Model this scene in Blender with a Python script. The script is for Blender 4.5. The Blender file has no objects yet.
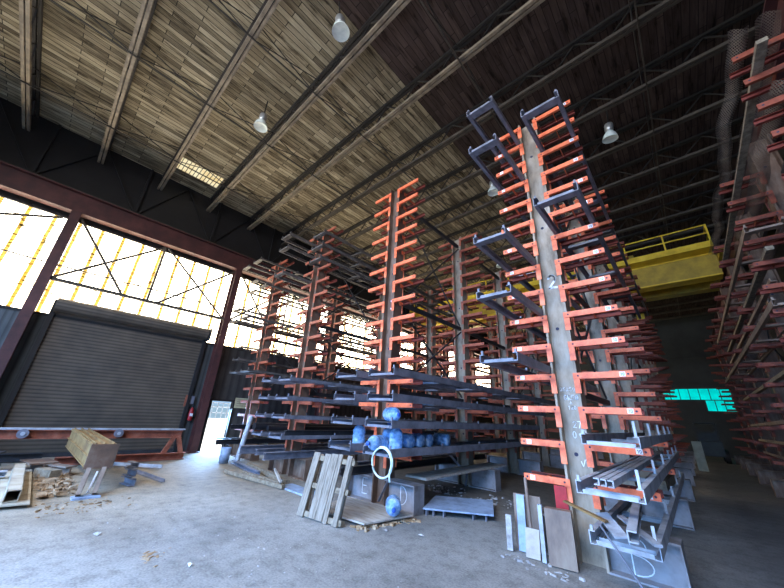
import bpy, bmesh, math, random
from mathutils import Vector, Matrix
rnd = random.Random(7)
SC = bpy.context.scene
COL = SC.collection
PI = math.pi

# ------------------------------------------------------------------ materials
def new_mat(name):
    m = bpy.data.materials.new(name); m.use_nodes = True
    nt = m.node_tree; nt.nodes.clear()
    out = nt.nodes.new('ShaderNodeOutputMaterial')
    return m, nt, out

def N(nt, typ, **kw):
    n = nt.nodes.new(typ)
    for k, v in kw.items():
        if k in n.inputs: n.inputs[k].default_value = v
        else: setattr(n, k, v)
    return n

def ramp(nt, fac, stops):
    r = nt.nodes.new('ShaderNodeValToRGB')
    while len(r.color_ramp.elements) < len(stops): r.color_ramp.elements.new(0.5)
    for e, (p, c) in zip(r.color_ramp.elements, stops):
        e.position = p; e.color = (*c, 1)
    nt.links.new(fac, r.inputs['Fac'])
    return r

def surf(name, c1, c2=None, scale=6.0, rough=0.6, metal=0.0, stretch=(1, 1, 1), bump=0.1, c3=None, detail=6, spec=0.4):
    """mottled painted / rusted / dusty surface"""
    m, nt, out = new_mat(name)
    c2 = c2 or tuple(x * 0.7 for x in c1)
    tc = N(nt, 'ShaderNodeTexCoord')
    mp = N(nt, 'ShaderNodeMapping'); mp.inputs['Scale'].default_value = stretch
    nt.links.new(tc.outputs['Object'], mp.inputs['Vector'])
    no = N(nt, 'ShaderNodeTexNoise'); no.inputs['Scale'].default_value = scale; no.inputs['Detail'].default_value = detail
    no.inputs['Roughness'].default_value = 0.65
    nt.links.new(mp.outputs['Vector'], no.inputs['Vector'])
    st = [(0.35, c2), (0.62, c1)] if c3 is None else [(0.32, c2), (0.5, c1), (0.68, c3)]
    r = ramp(nt, no.outputs['Fac'], st)
    b = N(nt, 'ShaderNodeBsdfPrincipled'); b.inputs['Roughness'].default_value = rough; b.inputs['Metallic'].default_value = metal
    b.inputs['Specular IOR Level'].default_value = spec
    nt.links.new(r.outputs['Color'], b.inputs['Base Color'])
    if bump:
        bp = N(nt, 'ShaderNodeBump'); bp.inputs['Strength'].default_value = bump; bp.inputs['Distance'].default_value = 0.02
        nt.links.new(no.outputs['Fac'], bp.inputs['Height']); nt.links.new(bp.outputs['Normal'], b.inputs['Normal'])
    nt.links.new(b.outputs['BSDF'], out.inputs['Surface'])
    return m

M = {}
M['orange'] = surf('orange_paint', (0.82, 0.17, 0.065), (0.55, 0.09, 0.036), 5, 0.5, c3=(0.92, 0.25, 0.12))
M['orange_shade'] = surf('shaded_rear_channel', (0.20, 0.03, 0.018), (0.09, 0.018, 0.012), 5, 0.7)  # shade on the rear channel of each arm, put into its colour
M['orange_mid'] = surf('orange_paint_backlit', (0.36, 0.085, 0.042), (0.18, 0.048, 0.028), 5, 0.6, c3=(0.44, 0.125, 0.07))  # arms of the backlit rows, their shade put into the paint
M['orange_dull'] = surf('orange_paint_dull', (0.22, 0.044, 0.020), (0.09, 0.025, 0.014), 5, 0.6, c3=(0.30, 0.072, 0.034))  # duller, darker orange for the right-hand row and deeper uprights
M['upright'] = surf('dusty_steel_upright', (0.31, 0.24, 0.17), (0.15, 0.105, 0.07), 1.6, 0.55, stretch=(2.5, 1, 1), c3=(0.41, 0.34, 0.27))
M['upright_rust'] = surf('rusty_steel_upright', (0.15, 0.085, 0.055), (0.07, 0.045, 0.032), 1.5, 0.6, stretch=(3, 1, 1), c3=(0.24, 0.17, 0.125))
M['base'] = surf('grey_base_steel', (0.25, 0.23, 0.235), (0.15, 0.125, 0.115), 3, 0.55, c3=(0.32, 0.30, 0.31))
M['frame'] = surf('blue_grey_steel', (0.16, 0.16, 0.19), (0.09, 0.09, 0.105), 4, 0.5, c3=(0.22, 0.215, 0.25))
M['frame_brown'] = surf('backlit_frame_steel', (0.10, 0.085, 0.075), (0.055, 0.045, 0.04), 4, 0.6, c3=(0.14, 0.125, 0.115))  # backlit look of the left rows' frames put into the steel colour
M['frame_light'] = surf('pale_grey_steel', (0.38, 0.39, 0.42), (0.22, 0.22, 0.24), 4, 0.5, c3=(0.50, 0.51, 0.54))
M['frame_dark'] = surf('dark_steel', (0.04, 0.04, 0.045), (0.02, 0.02, 0.022), 4, 0.55)
M['girder'] = surf('red_brown_girder_paint', (0.075, 0.026, 0.024), (0.045, 0.018, 0.018), 2, 0.55, c3=(0.11, 0.038, 0.034))
M['rustbeam'] = surf('rust_red_beam', (0.30, 0.085, 0.045), (0.13, 0.045, 0.03), 3, 0.7, c3=(0.42, 0.15, 0.09))
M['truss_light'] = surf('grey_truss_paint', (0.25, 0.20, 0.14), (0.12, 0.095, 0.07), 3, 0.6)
M['truss_shaded'] = surf('shaded_truss_paint', (0.075, 0.06, 0.045), (0.04, 0.032, 0.025), 3, 0.7)  # chords deeper in the hall, fading light put into the colour
M['truss_dark'] = surf('dark_truss_steel', (0.035, 0.03, 0.026), (0.018, 0.016, 0.015), 3, 0.7)
M['wall_dark'] = surf('dark_wall_sheet', (0.016, 0.0145, 0.015), (0.010, 0.009, 0.0095), 1.2, 0.6)
M['wall_end'] = surf('dark_end_wall', (0.035, 0.042, 0.045), (0.022, 0.027, 0.029), 1.0, 0.7)
M['yellow'] = surf('crane_yellow', (0.80, 0.54, 0.03), (0.6, 0.38, 0.02), 2, 0.5, c3=(0.9, 0.66, 0.06))
M['yellow_dark'] = surf('crane_yellow_grimy', (0.52, 0.36, 0.035), (0.32, 0.22, 0.025), 2, 0.5)
M['tan'] = surf('tan_dusty_steel', (0.22, 0.125, 0.042), (0.12, 0.06, 0.026), 3, 0.6, c3=(0.29, 0.185, 0.075))
M['dusttan'] = surf('dusty_beige_steel', (0.40, 0.33, 0.24), (0.27, 0.21, 0.15), 3, 0.7, c3=(0.48, 0.42, 0.33))
M['brownsteel'] = surf('brown_scale_steel', (0.22, 0.15, 0.11), (0.11, 0.075, 0.06), 3, 0.6, stretch=(1, 1, 0.4), c3=(0.30, 0.23, 0.17))
M['bluesheet'] = surf('blue_grey_sheet', (0.29, 0.36, 0.48), (0.18, 0.21, 0.27), 4, 0.45, c3=(0.40, 0.48, 0.62))
M['wood'] = surf('weathered_wood', (0.25, 0.20, 0.15), (0.10, 0.08, 0.06), 5, 0.8, stretch=(6, 6, 0.6), bump=0.4, c3=(0.34, 0.29, 0.24))
M['woodx'] = surf('weathered_timber', (0.23, 0.175, 0.115), (0.11, 0.08, 0.055), 5, 0.8, stretch=(2, 2, 2), bump=0.3, c3=(0.31, 0.25, 0.18))
M['ply'] = surf('plywood_sheet', (0.42, 0.36, 0.30), (0.27, 0.22, 0.18), 3, 0.8, stretch=(1, 4, 1), c3=(0.50, 0.44, 0.38))
M['chips'] = surf('wood_chip_debris', (0.30, 0.18, 0.09), (0.10, 0.06, 0.035), 4, 0.9, c3=(0.46, 0.36, 0.25))
M['rubble'] = surf('pale_rubble', (0.45, 0.42, 0.40), (0.22, 0.2, 0.19), 9, 0.9)
M['chalk'] = surf('white_chalk', (0.82, 0.83, 0.85), (0.65, 0.66, 0.68), 20, 0.9, bump=0)
M['tagwhite'] = surf('white_number_tag', (0.85, 0.85, 0.88), (0.7, 0.7, 0.72), 20, 0.6, bump=0)
M['ink'] = surf('dark_ink', (0.02, 0.02, 0.05), (0.02, 0.02, 0.04), 20, 0.7, bump=0)
M['red'] = surf('red_paint', (0.42, 0.018, 0.02), (0.22, 0.01, 0.012), 4, 0.5)
M['pipe_black'] = surf('black_pipe', (0.018, 0.018, 0.021), (0.01, 0.01, 0.012), 4, 0.4)
M['rubber'] = surf('black_rubber', (0.015, 0.015, 0.016), None, 8, 0.7)
M['drum'] = surf('tan_cardboard_drum', (0.42, 0.28, 0.13), (0.28, 0.17, 0.08), 4, 0.8)
M['hose'] = surf('pale_green_hose', (0.66, 0.76, 0.72), (0.5, 0.6, 0.58), 10, 0.4, bump=0)
M['mesh'] = None
M['rail'] = surf('dull_pipe', (0.075, 0.062, 0.045), (0.045, 0.036, 0.026), 4, 0.6)
M['lampcap'] = surf('lamp_housing_aluminium', (0.45, 0.45, 0.43), (0.3, 0.3, 0.29), 6, 0.35, metal=0.6)
M['lampglass'] = surf('lamp_lens', (0.80, 0.86, 0.80), (0.6, 0.68, 0.64), 6, 0.15, bump=0)
M['ground'] = surf('bright_yard', (0.75, 0.75, 0.74), (0.55, 0.55, 0.55), 1.5, 0.9)
M['sign'] = surf('faded_sign', (0.50, 0.47, 0.30), (0.38, 0.35, 0.22), 6, 0.7, bump=0)
M['roofskin'] = surf('roof_skin', (0.05, 0.05, 0.05), None, 3, 0.9)
M['greymachine'] = surf('dark_green_machine', (0.025, 0.035, 0.034), (0.015, 0.02, 0.02), 3, 0.5)
M['palebox'] = surf('pale_carton', (0.35, 0.36, 0.28), (0.25, 0.26, 0.2), 4, 0.7)

def floor_mat():
    m, nt, out = new_mat('worn_concrete_floor')
    tc = N(nt, 'ShaderNodeTexCoord'); P = tc.outputs['Object']
    n1 = N(nt, 'ShaderNodeTexNoise'); n1.inputs['Scale'].default_value = 0.45; n1.inputs['Detail'].default_value = 8; n1.inputs['Roughness'].default_value = 0.62
    n2 = N(nt, 'ShaderNodeTexNoise'); n2.inputs['Scale'].default_value = 5; n2.inputs['Detail'].default_value = 8; n2.inputs['Roughness'].default_value = 0.7
    n3 = N(nt, 'ShaderNodeTexNoise'); n3.inputs['Scale'].default_value = 40; n3.inputs['Detail'].default_value = 4
    for n in (n1, n2, n3): nt.links.new(P, n.inputs['Vector'])
    r1 = ramp(nt, n1.outputs['Fac'], [(0.3, (0.16, 0.15, 0.14)), (0.5, (0.25, 0.237, 0.22)), (0.7, (0.33, 0.316, 0.297))])
    r2 = ramp(nt, n2.outputs['Fac'], [(0.3, (0.62, 0.61, 0.6)), (0.5, (1, 1, 1)), (0.72, (1.22, 1.2, 1.18))])
    r3 = ramp(nt, n3.outputs['Fac'], [(0.3, (0.78, 0.78, 0.78)), (0.6, (1.08, 1.08, 1.08))])
    a = N(nt, 'ShaderNodeMixRGB', blend_type='MULTIPLY'); a.inputs['Fac'].default_value = 1
    b = N(nt, 'ShaderNodeMixRGB', blend_type='MULTIPLY'); b.inputs['Fac'].default_value = 1
    nt.links.new(r1.outputs['Color'], a.inputs['Color1']); nt.links.new(r2.outputs['Color'], a.inputs['Color2'])
    nt.links.new(a.outputs['Color'], b.inputs['Color1']); nt.links.new(r3.outputs['Color'], b.inputs['Color2'])
    # floor gets darker and browner between the racks (deeper in the hall)
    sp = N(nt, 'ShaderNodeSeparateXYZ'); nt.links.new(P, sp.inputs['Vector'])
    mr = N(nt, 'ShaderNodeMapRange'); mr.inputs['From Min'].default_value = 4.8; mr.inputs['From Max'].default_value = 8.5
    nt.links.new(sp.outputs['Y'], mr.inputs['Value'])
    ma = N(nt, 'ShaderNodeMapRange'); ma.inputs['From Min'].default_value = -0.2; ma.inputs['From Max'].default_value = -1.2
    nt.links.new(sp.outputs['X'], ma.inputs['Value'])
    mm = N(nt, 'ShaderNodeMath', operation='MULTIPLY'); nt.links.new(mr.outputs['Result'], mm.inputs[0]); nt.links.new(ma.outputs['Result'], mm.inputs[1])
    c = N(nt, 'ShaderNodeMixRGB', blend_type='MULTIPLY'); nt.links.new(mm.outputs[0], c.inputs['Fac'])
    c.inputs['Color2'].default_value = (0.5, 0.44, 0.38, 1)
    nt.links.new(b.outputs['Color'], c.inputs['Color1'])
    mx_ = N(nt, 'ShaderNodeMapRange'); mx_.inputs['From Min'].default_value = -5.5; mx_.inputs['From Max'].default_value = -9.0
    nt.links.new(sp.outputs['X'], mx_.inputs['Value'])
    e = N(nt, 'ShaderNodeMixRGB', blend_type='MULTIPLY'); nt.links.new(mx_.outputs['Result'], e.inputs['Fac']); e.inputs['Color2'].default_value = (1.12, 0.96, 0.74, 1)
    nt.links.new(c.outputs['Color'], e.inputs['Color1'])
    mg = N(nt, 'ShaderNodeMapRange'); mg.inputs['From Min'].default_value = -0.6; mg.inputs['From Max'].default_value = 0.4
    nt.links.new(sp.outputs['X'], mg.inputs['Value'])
    g = N(nt, 'ShaderNodeMixRGB', blend_type='MULTIPLY'); nt.links.new(mg.outputs['Result'], g.inputs['Fac']); g.inputs['Color2'].default_value = (0.42, 0.42, 0.45, 1)  # aisle side darkened in the colour to offset the wide bay light
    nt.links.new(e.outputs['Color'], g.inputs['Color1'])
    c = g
    pb = N(nt, 'ShaderNodeBsdfPrincipled'); pb.inputs['Roughness'].default_value = 0.75
    pb.inputs['Specular IOR Level'].default_value = 0.3
    nt.links.new(c.outputs['Color'], pb.inputs['Base Color'])
    bp = N(nt, 'ShaderNodeBump'); bp.inputs['Strength'].default_value = 0.25; bp.inputs['Distance'].default_value = 0.02
    nt.links.new(n2.outputs['Fac'], bp.inputs['Height']); nt.links.new(bp.outputs['Normal'], pb.inputs['Normal'])
    nt.links.new(pb.outputs['BSDF'], out.inputs['Surface'])
    return m
M['floor'] = floor_mat()

def deck_mat(name, stops, mortar, wood=True):
    """roof boards laid along Y"""
    m, nt, out = new_mat(name)
    tc = N(nt, 'ShaderNodeTexCoord')
    sp = N(nt, 'ShaderNodeSeparateXYZ'); nt.links.new(tc.outputs['Object'], sp.inputs['Vector'])
    cb = N(nt, 'ShaderNodeCombineXYZ')
    nt.links.new(sp.outputs['Y'], cb.inputs['X']); nt.links.new(sp.outputs['X'], cb.inputs['Y'])
    br = N(nt, 'ShaderNodeTexBrick'); br.offset = 0.37; br.offset_frequency = 2; br.squash = 1.0
    br.inputs['Scale'].default_value = 1.0
    br.inputs['Color1'].default_value = (0, 0, 0, 1); br.inputs['Color2'].default_value = (1, 1, 1, 1); br.inputs['Mortar'].default_value = (0.5, 0.5, 0.5, 1)
    br.inputs['Mortar Size'].default_value = 0.010; br.inputs['Mortar Smooth'].default_value = 0.2
    br.inputs['Brick Width'].default_value = 1.5; br.inputs['Row Height'].default_value = 0.155
    nt.links.new(cb.outputs['Vector'], br.inputs['Vector'])
    no = N(nt, 'ShaderNodeTexNoise'); no.inputs['Scale'].default_value = 3; no.inputs['Detail'].default_value = 8; no.inputs['Roughness'].default_value = 0.7
    mp = N(nt, 'ShaderNodeMapping'); mp.inputs['Scale'].default_value = (9, 0.5, 1)
    nt.links.new(tc.outputs['Object'], mp.inputs['Vector']); nt.links.new(mp.outputs['Vector'], no.inputs['Vector'])
    nb = N(nt, 'ShaderNodeTexNoise'); nb.inputs['Scale'].default_value = 0.5; nb.inputs['Detail'].default_value = 3
    nt.links.new(tc.outputs['Object'], nb.inputs['Vector'])
    f1 = N(nt, 'ShaderNodeMath', operation='MULTIPLY'); f1.inputs[1].default_value = 0.42; nt.links.new(br.outputs['Color'], f1.inputs[0])
    f2 = N(nt, 'ShaderNodeMath', operation='MULTIPLY_ADD'); f2.inputs[1].default_value = 0.85; nt.links.new(no.outputs['Fac'], f2.inputs[0]); nt.links.new(f1.outputs[0], f2.inputs[2])
    f3 = N(nt, 'ShaderNodeMath', operation='MULTIPLY_ADD'); f3.inputs[1].default_value = 0.3; nt.links.new(nb.outputs['Fac'], f3.inputs[0]); nt.links.new(f2.outputs[0], f3.inputs[2])
    f4 = N(nt, 'ShaderNodeMath', operation='SUBTRACT'); f4.inputs[1].default_value = 0.27; nt.links.new(f3.outputs[0], f4.inputs[0])
    r0 = ramp(nt, f4.outputs[0], stops)
    mp2 = N(nt, 'ShaderNodeMapping'); mp2.inputs['Scale'].default_value = (5.2, 0.8, 1); mp2.inputs['Location'].default_value = (3.1, 7.7, 0)
    nt.links.new(tc.outputs['Object'], mp2.inputs['Vector'])
    n4 = N(nt, 'ShaderNodeTexNoise'); n4.inputs['Scale'].default_value = 1.6; n4.inputs['Detail'].default_value = 5; n4.inputs['Roughness'].default_value = 0.6
    nt.links.new(mp2.outputs['Vector'], n4.inputs['Vector'])
    gp = ramp(nt, n4.outputs['Fac'], [(0.33, (0.22, 0.20, 0.18)), (0.42, (0.75, 0.74, 0.72)), (0.54, (1, 1, 1)), (0.64, (1.0, 1.0, 1.0)), (0.70, (1.5, 1.5, 1.5))])
    r = N(nt, 'ShaderNodeMixRGB', blend_type='MULTIPLY'); r.inputs['Fac'].default_value = 1
    nt.links.new(r0.outputs['Color'], r.inputs['Color1']); nt.links.new(gp.outputs['Color'], r.inputs['Color2'])
    mx = N(nt, 'ShaderNodeMixRGB'); nt.links.new(br.outputs['Fac'], mx.inputs['Fac']); nt.links.new(r.outputs['Color'], mx.inputs['Color1']); mx.inputs['Color2'].default_value = (*mortar, 1)
    b = N(nt, 'ShaderNodeBsdfPrincipled'); b.inputs['Roughness'].default_value = 0.85; b.inputs['Specular IOR Level'].default_value = 0.15
    nt.links.new(mx.outputs['Color'], b.inputs['Base Color']); nt.links.new(b.outputs['BSDF'], out.inputs['Surface'])
    return m
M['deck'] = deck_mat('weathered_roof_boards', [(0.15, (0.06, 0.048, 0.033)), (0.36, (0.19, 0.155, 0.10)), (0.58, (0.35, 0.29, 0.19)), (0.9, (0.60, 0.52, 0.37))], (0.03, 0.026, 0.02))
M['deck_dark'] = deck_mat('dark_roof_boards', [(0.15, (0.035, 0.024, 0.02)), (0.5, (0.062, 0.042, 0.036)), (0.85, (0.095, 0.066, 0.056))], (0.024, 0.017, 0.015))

def window_mat():
    """sunlit translucent fibreglass sheets, yellowed along the laps"""
    m, nt, out = new_mat('backlit_fibreglass')
    tc = N(nt, 'ShaderNodeTexCoord'); sp = N(nt, 'ShaderNodeSeparateXYZ'); nt.links.new(tc.outputs['Object'], sp.inputs['Vector'])
    no = N(nt, 'ShaderNodeTexNoise'); no.inputs['Scale'].default_value = 3; no.inputs['Detail'].default_value = 5
    nt.links.new(tc.outputs['Object'], no.inputs['Vector'])
    jt = N(nt, 'ShaderNodeMath', operation='MULTIPLY_ADD'); jt.inputs[1].default_value = 0.05; nt.links.new(no.outputs['Fac'], jt.inputs[0]); nt.links.new(sp.outputs['Y'], jt.inputs[2])
    d = N(nt, 'ShaderNodeMath', operation='DIVIDE'); d.inputs[1].default_value = 0.62; nt.links.new(jt.outputs[0], d.inputs[0])
    fr = N(nt, 'ShaderNodeMath', operation='FRACT'); nt.links.new(d.outputs[0], fr.inputs[0])
    st = ramp(nt, fr.outputs[0], [(0.0, (1, 1, 1)), (0.77, (1, 1, 1)), (0.83, (0.13, 0.082, 0.014)), (0.955, (0.14, 0.10, 0.03)), (1.0, (1, 1, 1))])
    # dirty horizontal flecks
    mp = N(nt, 'ShaderNodeMapping'); mp.inputs['Scale'].default_value = (1, 2.2, 16)
    nt.links.new(tc.outputs['Object'], mp.inputs['Vector'])
    n2 = N(nt, 'ShaderNodeTexNoise'); n2.inputs['Scale'].default_value = 2.0; n2.inputs['Detail'].default_value = 2
    nt.links.new(mp.outputs['Vector'], n2.inputs['Vector'])
    fl = ramp(nt, n2.outputs['Fac'], [(0.38, (0.05, 0.046, 0.04)), (0.46, (1, 1, 1))])
    n3 = N(nt, 'ShaderNodeTexNoise'); n3.inputs['Scale'].default_value = 0.55; nt.links.new(tc.outputs['Object'], n3.inputs['Vector'])
    bl = ramp(nt, n3.outputs['Fac'], [(0.35, (1.0, 0.80, 0.50)), (0.6, (1, 0.93, 0.78))])
    a = N(nt, 'ShaderNodeMixRGB', blend_type='MULTIPLY'); a.inputs['Fac'].default_value = 1
    b = N(nt, 'ShaderNodeMixRGB', blend_type='MULTIPLY'); b.inputs['Fac'].default_value = 1
    nt.links.new(st.outputs['Color'], a.inputs['Color1']); nt.links.new(fl.outputs['Color'], a.inputs['Color2'])
    nt.links.new(a.outputs['Color'], b.inputs['Color1']); nt.links.new(bl.outputs['Color'], b.inputs['Color2'])
    e = N(nt, 'ShaderNodeEmission'); e.inputs['Strength'].default_value = WIN_STRENGTH
    nt.links.new(b.outputs['Color'], e.inputs['Color']); nt.links.new(e.outputs[0], out.inputs['Surface'])
    return m
WIN_STRENGTH = 12.0
M['window'] = window_mat()

def emis(name, c, s, c2=None, scale=2.0):
    m, nt, out = new_mat(name)
    tc = N(nt, 'ShaderNodeTexCoord'); no = N(nt, 'ShaderNodeTexNoise'); no.inputs['Scale'].default_value = scale; no.inputs['Detail'].default_value = 5
    nt.links.new(tc.outputs['Object'], no.inputs['Vector'])
    r = ramp(nt, no.outputs['Fac'], [(0.35, c2 or c), (0.6, c)])
    e = N(nt, 'ShaderNodeEmission'); e.inputs['Strength'].default_value = s
    nt.links.new(r.outputs['Color'], e.inputs['Color']); nt.links.new(e.outputs[0], out.inputs['Surface'])
    return m
M['teal'] = emis('backlit_green_fibreglass', (0.0, 0.84, 0.78), 0.95, (0.0, 0.60, 0.58), 1.2)
M['skylight'] = emis('backlit_roof_panel', (1.0, 0.90, 0.60), 1.0, (0.9, 0.70, 0.35), 2.5)

def corrugated(name, c1, c2, axis='Z', freq=9.0, rough=0.6):
    m, nt, out = new_mat(name)
    tc = N(nt, 'ShaderNodeTexCoord'); sp = N(nt, 'ShaderNodeSeparateXYZ'); nt.links.new(tc.outputs['Object'], sp.inputs['Vector'])
    mu = N(nt, 'ShaderNodeMath', operation='MULTIPLY'); mu.inputs[1].default_value = freq; nt.links.new(sp.outputs[axis], mu.inputs[0])
    fr = N(nt, 'ShaderNodeMath', operation='FRACT'); nt.links.new(mu.outputs[0], fr.inputs[0])
    no = N(nt, 'ShaderNodeTexNoise'); no.inputs['Scale'].default_value = 2.0; no.inputs['Detail'].default_value = 6
    nt.links.new(tc.outputs['Object'], no.inputs['Vector'])
    r = ramp(nt, no.outputs['Fac'], [(0.3, c2), (0.65, c1)])
    g = ramp(nt, fr.outputs[0], [(0.0, (0.45, 0.45, 0.45)), (0.18, (0.6, 0.6, 0.6)), (0.5, (1.15, 1.15, 1.15)), (0.9, (0.95, 0.95, 0.95)), (1.0, (0.45, 0.45, 0.45))])
    a = N(nt, 'ShaderNodeMixRGB', blend_type='MULTIPLY'); a.inputs['Fac'].default_value = 1
    nt.links.new(r.outputs['Color'], a.inputs['Color1']); nt.links.new(g.outputs['Color'], a.inputs['Color2'])
    b = N(nt, 'ShaderNodeBsdfPrincipled'); b.inputs['Roughness'].default_value = rough
    bp = N(nt, 'ShaderNodeBump'); bp.inputs['Strength'].default_value = 0.6; bp.inputs['Distance'].default_value = 0.03
    nt.links.new(fr.outputs[0], bp.inputs['Height']); nt.links.new(bp.outputs['Normal'], b.inputs['Normal'])
    nt.links.new(a.outputs['Color'], b.inputs['Base Color']); nt.links.new(b.outputs['BSDF'], out.inputs['Surface'])
    return m
M['rollup'] = corrugated('roll_up_slats', (0.125, 0.094, 0.066), (0.08, 0.062, 0.046), 'Z', 9.0)
M['siding'] = corrugated('corrugated_siding', (0.055, 0.060, 0.060), (0.036, 0.040, 0.042), 'Y', 6.0)
M['siding_dark'] = corrugated('dark_corrugated_siding', (0.05, 0.047, 0.046), (0.03, 0.028, 0.028), 'Y', 3.0)

def mesh_mat():
    """expanded metal: diamonds with real gaps"""
    m, nt, out = new_mat('expanded_metal')
    tc = N(nt, 'ShaderNodeTexCoord'); sp = N(nt, 'ShaderNodeSeparateXYZ'); nt.links.new(tc.outputs['UV'], sp.inputs['Vector'])
    def tri(sock_a, sock_b, sgn):
        a = N(nt, 'ShaderNodeMath', operation='ADD' if sgn > 0 else 'SUBTRACT'); nt.links.new(sock_a, a.inputs[0]); nt.links.new(sock_b, a.inputs[1])
        f = N(nt, 'ShaderNodeMath', operation='FRACT'); nt.links.new(a.outputs[0], f.inputs[0])
        l = N(nt, 'ShaderNodeMath', operation='LESS_THAN'); l.inputs[1].default_value = 0.34; nt.links.new(f.outputs[0], l.inputs[0]); return l
    a = tri(sp.outputs['X'], sp.outputs['Y'], 1); b = tri(sp.outputs['X'], sp.outputs['Y'], -1)
    mx = N(nt, 'ShaderNodeMath', operation='MAXIMUM'); nt.links.new(a.outputs[0], mx.inputs[0]); nt.links.new(b.outputs[0], mx.inputs[1])
    pb = N(nt, 'ShaderNodeBsdfPrincipled'); pb.inputs['Base Color'].default_value = (0.24, 0.19, 0.15, 1); pb.inputs['Roughness'].default_value = 0.6
    no = N(nt, 'ShaderNodeTexNoise'); no.inputs['Scale'].default_value = 3; nt.links.new(tc.outputs['Object'], no.inputs['Vector'])
    r = ramp(nt, no.outputs['Fac'], [(0.35, (0.12, 0.085, 0.06)), (0.65, (0.24, 0.185, 0.135))]); nt.links.new(r.outputs['Color'], pb.inputs['Base Color'])
    tr = N(nt, 'ShaderNodeBsdfTransparent'); ms = N(nt, 'ShaderNodeMixShader')
    nt.links.new(mx.outputs[0], ms.inputs['Fac']); nt.links.new(tr.outputs[0], ms.inputs[1]); nt.links.new(pb.outputs[0], ms.inputs[2])
    nt.links.new(ms.outputs[0], out.inputs['Surface'])
    return m
M['mesh'] = mesh_mat()

def jug_mat(name, c, trans):
    m, nt, out = new_mat(name)
    tc = N(nt, 'ShaderNodeTexCoord'); no = N(nt, 'ShaderNodeTexNoise'); no.inputs['Scale'].default_value = 13; no.inputs['Detail'].default_value = 6
    nt.links.new(tc.outputs['Object'], no.inputs['Vector'])
    r = ramp(nt, no.outputs['Fac'], [(0.34, tuple(x * 0.6 for x in c)), (0.52, c), (0.70, (0.80, 0.91, 1.0))])  # palest tone stands in for white highlights on the plastic
    b = N(nt, 'ShaderNodeBsdfPrincipled'); b.inputs['Roughness'].default_value = 0.12; b.inputs['IOR'].default_value = 1.25
    b.inputs['Transmission Weight'].default_value = trans
    bp = N(nt, 'ShaderNodeBump'); bp.inputs['Strength'].default_value = 0.5; bp.inputs['Distance'].default_value = 0.03
    nt.links.new(no.outputs['Fac'], bp.inputs['Height']); nt.links.new(bp.outputs['Normal'], b.inputs['Normal'])
    nt.links.new(r.outputs['Color'], b.inputs['Base Color']); nt.links.new(b.outputs['BSDF'], out.inputs['Surface'])
    return m
M['jug'] = jug_mat('blue_bottle_plastic', (0.34, 0.60, 0.95), 0.5)
M['jugcap'] = surf('blue_cap', (0.03, 0.10, 0.45), None, 8, 0.4)

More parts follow.
